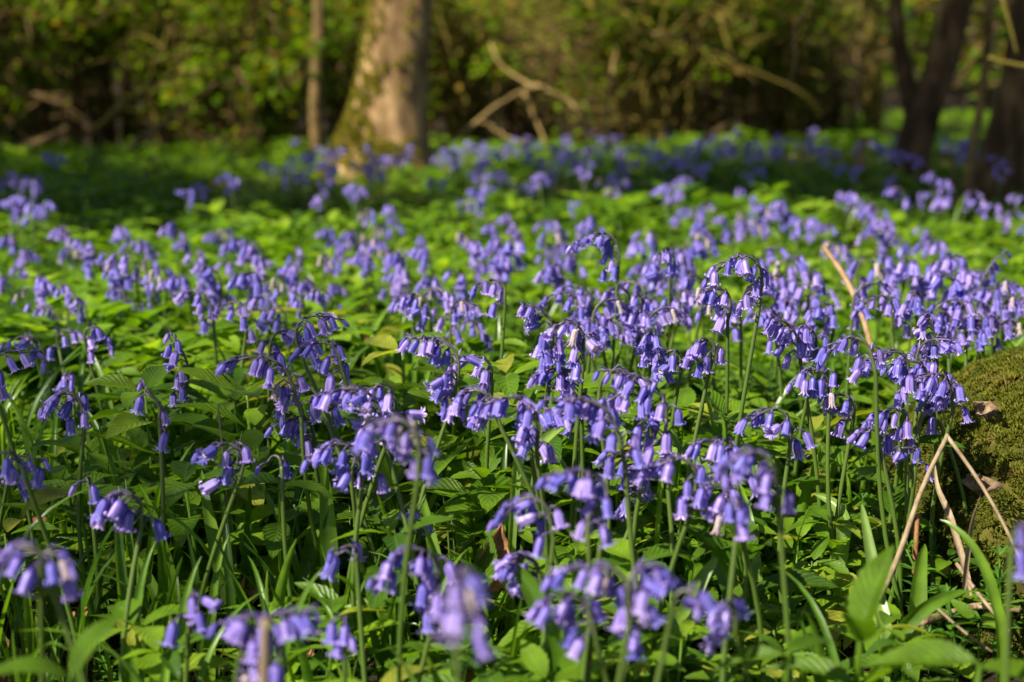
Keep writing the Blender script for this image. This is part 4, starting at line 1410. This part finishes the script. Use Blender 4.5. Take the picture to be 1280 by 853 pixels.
tree('grey_sapling', (B.x, B.y, 0), [(-.02, 0, -.02), (0, 0, .2), (.03, 0, .5), (.03, 0, .9), (.06, .05, 1.6), (.0, .1, 2.8)], [.015, .0135, .013, .012, .010, .005],
     'thin grey sapling growing between the dark trunks', 13, bark='twig', lump=.05, crown=((.1, .1, 2.9), (.6, .6, .5), 500, .07))
B = P(1090, 165, 10.5)
tree('mossy_sapling', (B.x, B.y, 0), [(0, 0, -.02), (.0, 0, .4), (-.05, 0, .9), (-.05, 0, 1.4), (.0, 0, 3.0)], [.07, .06, .055, .05, .03],
     'yellow mossy slender tree beyond the sunny clearing', 15, bark='mossy_twig', lump=.05, crown=((.1, .1, 3.4), (.9, .9, .7), 900, .08))

# branches lying and hanging in front of the thicket
G_B = 'dead branches before the thicket'
rod('fallen_branch', [(140, 212, 7.0), (185, 170, 7.2), (225, 140, 7.4), (270, 105, 7.6)], [.022, .02, .015, .008], 'twig', 'thick dead branch slanting out of the shaded herbs', 'branch', G_B, jit=.006)
rod('fallen_branch', [(120, 160, 7.2), (160, 128, 7.3), (215, 90, 7.4), (240, 60, 7.5)], [.018, .016, .012, .007], 'mossy_twig', 'greenish dead branch above the thick slanting one', 'branch', G_B, jit=.006)
rod('fallen_branch', [(20, 185, 7.4), (55, 175, 7.4), (85, 160, 7.4)], [.02, .02, .014], 'twig', 'pale broken branch end at the picture edge under the thicket', 'branch', G_B)
rod('arching_branch', [(470, 235, 6.0), (510, 205, 6.1), (560, 180, 6.3), (600, 150, 6.5), (640, 120, 6.7), (690, 105, 6.8)], [.006, .008, .010, .010, .009, .007], 'sun_toned_branch', 'long bare branch rising from the mossy tree foot over the flowers', 'branch', G_B, jit=.004)
rod('arching_branch', [(610, 55, 7.0), (640, 95, 6.9), (680, 112, 6.8), (715, 130, 6.8), (735, 160, 6.8), (760, 185, 6.8)], [.006, .008, .010, .010, .009, .007], 'sun_toned_branch', 'bare branch bowing over the dark hollow of the thicket', 'branch', G_B, jit=.006)
rod('arching_branch', [(655, 115, 6.8), (668, 145, 6.8), (682, 180, 6.7)], [.010, .008, .006], 'sun_toned_branch', 'short bare branch dropping straight through the dark hollow', 'branch', G_B, jit=.004)
rod('arching_branch', [(600, 150, 6.7), (625, 165, 6.7), (655, 180, 6.6)], [.007, .006, .005], 'sun_toned_branch', 'thin branch crossing low in the dark hollow', 'branch', G_B, jit=.004)
rod('arching_branch', [(765, 190, 6.7), (758, 150, 6.8), (765, 100, 6.9), (770, 60, 7.0)], [.010, .009, .007, .005], 'sun_toned_branch', 'upright twiggy branch at the side of the dark hollow', 'branch', G_B, jit=.006)
rod('arching_branch', [(700, 175, 6.6), (725, 150, 6.7), (745, 142, 6.8), (770, 140, 6.9)], [.007, .008, .007, .005], 'sun_toned_branch', 'low mossy branch curling over distant bluebells', 'branch', G_B, jit=.004)
rod('level_branch', [(815, 42, 6.4), (860, 48, 6.4), (890, 60, 6.5), (925, 75, 6.6)], [.007, .009, .009, .006], 'twig', 'pale level branch high in front of the thicket', 'branch', G_B, jit=.006)
rod('fallen_branch', [(880, 175, 7.0), (905, 160, 7.0), (918, 150, 7.0)], [.022, .02, .014], 'twig', 'pale stub of branch above distant bluebells', 'branch', G_B)
rod('leaning_branch', [(1068, 235, 5.2), (1075, 200, 5.3), (1083, 172, 5.4)], [.013, .015, .012], 'twig', 'short dead stump stick before the leaning dark tree', 'stick', G_B)
rod('leaning_branch', [(1196, 275, 4.3), (1193, 240, 4.35), (1190, 195, 4.4)], [.006, .0055, .004], 'twig', 'pale dead stalk standing next to the grey sapling', 'stick', G_B)
rod('hanging_twig', [(1016, 4, 4.0), (992, 38, 4.0), (995, 70, 4.0), (985, 112, 4.0)], [.004, .0055, .005, .003], 'twig', 'crooked twig dangling free in front of the thicket', 'twig', G_B)
rod('hanging_twig', [(1180, -8, 4.0), (1175, 25, 4.0), (1168, 55, 4.0), (1160, 75, 4.0)], [.004, .0055, .005, .003], 'twig', 'twig hanging before the leaning dark tree', 'twig', G_B)
rod('hanging_twig', [(1252, -5, 3.2), (1262, 30, 3.2), (1272, 70, 3.2)], [.004, .004, .003], 'mossy_twig', 'thin twig hanging across the dark upright tree', 'twig', G_B)
rod('hanging_twig', [(1236, 72, 3.2), (1260, 79, 3.2), (1300, 82, 3.2), (1400, 60, 3.2)], [.004, .005, .006, .008], 'mossy_twig', 'level twig crossing the dark upright tree', 'twig', G_B)


# ------------------------------------------------------------------ the thicket
def shrub_proto(seed, H, spread, leaves, nst, leaf='wood_leaf', size=.055, mossy=False, leafz=0.12):
    rng = np.random.default_rng(seed)
    st = MB()
    tips = []
    for k in range(nst):
        a = rng.uniform(0, 6.28)
        r0 = rng.uniform(0, .25) * spread
        b = np.array((math.cos(a) * r0, math.sin(a) * r0, -.05))
        a2 = a + rng.uniform(-.9, .9)
        h = H * rng.uniform(.45, 1.0)
        e = np.array((math.cos(a2) * spread * rng.uniform(.3, 1.0), math.sin(a2) * spread * rng.uniform(.3, 1.0), h * rng.uniform(.35, 1)))
        c = np.array((b[0] * .6 + e[0] * .3, b[1] * .6 + e[1] * .3, h * 1.1))
        p = bez(b, c, e, 12) + np.cumsum(rng.normal(0, .012, (12, 3)), 0)
        st.tube(p, np.linspace(rng.uniform(.010, .024), .005, 12), 5, mat=0)
        for j in range(8):
            i = rng.integers(1, 12)
            v = rng.normal(0, 1, 3)
            v[2] = v[2] * .5
            v /= np.linalg.norm(v)
            L = rng.uniform(.25, .7)
            q = bez(p[i], p[i] + v * L * .5 + (0, 0, .08), p[i] + v * L, 6) + np.cumsum(rng.normal(0, .008, (6, 3)), 0)
            st.tube(q, np.linspace(.008, .003, 6), 4)
            tips += [q[2], q[3], q[4], q[5]]
        tips += list(p[5:])
    tips = np.array(tips)
    tips = tips[tips[:, 2] > leafz * H * .5]
    tips = tips[rng.permutation(len(tips))[:max(30, leaves // 42)]]
    lf = leaf_template(3, 2, .55, .25, .15)
    pos = tips[rng.integers(0, len(tips), leaves)] + rng.normal(0, .075, (leaves, 3))
    pos[:, 2] = np.maximum(pos[:, 2], .05)
    g = MB()
    g.scatter(lf, euler_mats(rng.uniform(-.8, .8, leaves), rng.uniform(-.5, .9, leaves), rng.uniform(0, 6.28, leaves)) * (size * rng.uniform(.6, 1.3, leaves))[:, None, None], pos, rng.random(leaves), 0)
    root = empty('thicket_shrub', (0, 0, 0))
    st.build('branches', M['mossy_twig' if mossy else 'twig'], root)
    g.build('foliage', M[leaf], root)
    return root


SH = [shrub_proto(61, 1.5, 1.1, 2200, 22, size=.065), shrub_proto(62, 1.7, 1.0, 1500, 26, mossy=True, size=.06), shrub_proto(63, 1.3, 1.2, 800, 34, size=.055), shrub_proto(64, 1.8, 1.2, 3200, 18, size=.075)]
SHRUBS = [  # px, distance, prototype, scale, label
    (-30, 8.2, 0, 1.0, 'leafy shrub at the picture edge by the pale broken branch'),
    (60, 8.8, 0, 1.0, 'sprawling leafy shrub behind the pale broken branch'),
    (150, 9.4, 3, 1.0, 'tall green leafy shrub behind the slanting dead branches'),
    (235, 8.8, 1, .9, 'mossy shrub behind the thick slanting branch'),
    (300, 8.6, 3, .8, 'green tangled shrub beside the slim pale tree'),
    (345, 9.6, 3, 1.0, 'bright leafy shrub just behind the slim pale tree'),
    (440, 9.8, 1, 1.0, 'dark shrub between the slim tree and the big tree'),
    (585, 10.3, 1, 1.0, 'shrub with sparse leaves right beside the big tree'),
    (668, 12.0, 2, .9, 'bare brown shrub making the dark hollow'),
    (765, 10.6, 2, 1.0, 'twiggy shrub at the side of the dark hollow'),
    (820, 9.2, 1, 1.0, 'yellow-green shrub behind the pale level branch'),
    (895, 9.6, 0, .95, 'leafy shrub behind the pale stub of branch'),
    (965, 9.8, 1, 1.0, 'mossy shrub behind the crooked dangling twig'),
    (1030, 11.0, 2, .9, 'brown shrub at the near side of the sunny clearing'),
    (1340, 8.0, 0, 1.0, 'shrub behind the dark upright tree'),
    (30, 11.5, 3, 1.2, 'large leafy shrub in the second row behind the pale broken branch'),
    (280, 12.0, 0, 1.2, 'large shrub in the second row behind the green tangled one'),
    (520, 12.0, 3, 1.1, 'large shrub in the second row behind the big tree'),
    (780, 12.5, 0, 1.2, 'large shrub in the second row behind the dark hollow'),
    (960, 13.0, 3, 1.0, 'large shrub in the second row near the clearing'),
]
used = set()
for k, (px, d, pi, s, label) in enumerate(SHRUBS):
    o = SH[pi] if pi not in used else copy_tree(SH[pi])
    used.add(pi)
    o.location = ((px - 640) / F * d, d, 0)
    o.rotation_euler = (0, 0, k * 2.39)
    o.scale = (s, s, s)
    tag(o, label, 'shrub', 'shrubs of the thicket')


def far_wood():
    rng = np.random.default_rng(77)
    lf = leaf_template(2, 2, .6, .2, .1)
    n = 38000
    y = rng.uniform(15.5, 27, n)
    x = rng.uniform(-.75, .75, n) * y
    z = rng.uniform(0.05, 1, n) ** 0.8 * (5.5 + 2 * np.sin(x * .7)) + np.clip((y - 21) / 14, 0, 1) ** 1.5 * 5.5
    hole = vnoise(x * .9 + 30, z * .9, 4) < .32
    x, y, z = x[~hole], y[~hole], z[~hole]
    n = len(x)
    m = MB()
    m.scatter(lf, euler_mats(rng.uniform(-.8, .8, n), rng.uniform(-.5, .9, n), rng.uniform(0, 6.28, n)) * (rng.uniform(.10, .26, n))[:, None, None], np.stack([x, y, z], 1), rng.random(n), 0)
    for k in range(70):
        yy = rng.uniform(15.5, 26)
        xx = rng.uniform(-.7, .7) * yy
        l = rng.uniform(-.5, .5, 2)
        zz = max(0, (yy - 21) / 14) ** 1.5 * 5.5
        m.tube([(xx, yy, zz - .1), (xx + l[0] * .4, yy, zz + 2.5), (xx + l[0], yy + l[1], zz + 6.5)], [rng.uniform(.06, .16), .07, .03], 7, mat=1)
    o = m.build('far_woodland', [M['wood_leaf'], M['dark_bark']])
    tag(o, 'dark far-off wood closing the view behind the thicket', 'woodland', kind='stuff')


far_wood()


# trees beside the view whose crowns throw the dappled shade
def shade_tree(gx, gy, h, r, n, label, seed, size=.10):
    c = Vector((gx, gy, 0)) + SUN * (h / SUN.z)
    bx, by = c.x - .6, c.y - .2
    tree('overhanging_tree', (bx, by, 0), [(0, 0, -.1), (.0, 0, .4), (.1, 0, 1.5), (.2, .1, h * .6), (.5, .2, h * .95)], [.17, .14, .12, .09, .04], label, seed,
         crown=((c.x - bx, c.y - by, h), r, n, size))


shade_tree(-2.1, 4.95, 5.2, (1.3, 1.3, .6), 11000, 'leafy tree beside the view that shades the dark herbs under the fallen branches', 91, size=.15)
shade_tree(-2.1, 7.1, 6.4, (1.3, .8, .6), 2600, 'tall tree beside the view shading the leafy thicket', 92, size=.14)
#shade_tree(1.2, 8.6, 7.5, (1.6, 1.2, .9), 4200, 'tall tree shading the dark hollow of the thicket', 93)

shade_tree(-.42, 1.22, 4.2, (.42, .34, .3), 230, 'sparse tree beside the camera shading the grass under the seven loose bells', 94, size=.09)

shade_tree(1.8, 5.5, 6.5, (1.3, 1.15, .7), 5200, 'leafy tree shading the flowers at the feet of the dark trunks', 95, size=.14)
shade_tree(2.4, 7.1, 6.8, (1.0, .7, .6), 3600, 'tall tree shading the bluebells below the thicket hollow', 96, size=.14)

shade_tree(.75, 4.75, 6.0, (1.1, .6, .45), 2800, 'tall tree shading the ground in front of the dark hollow', 97, size=.12)
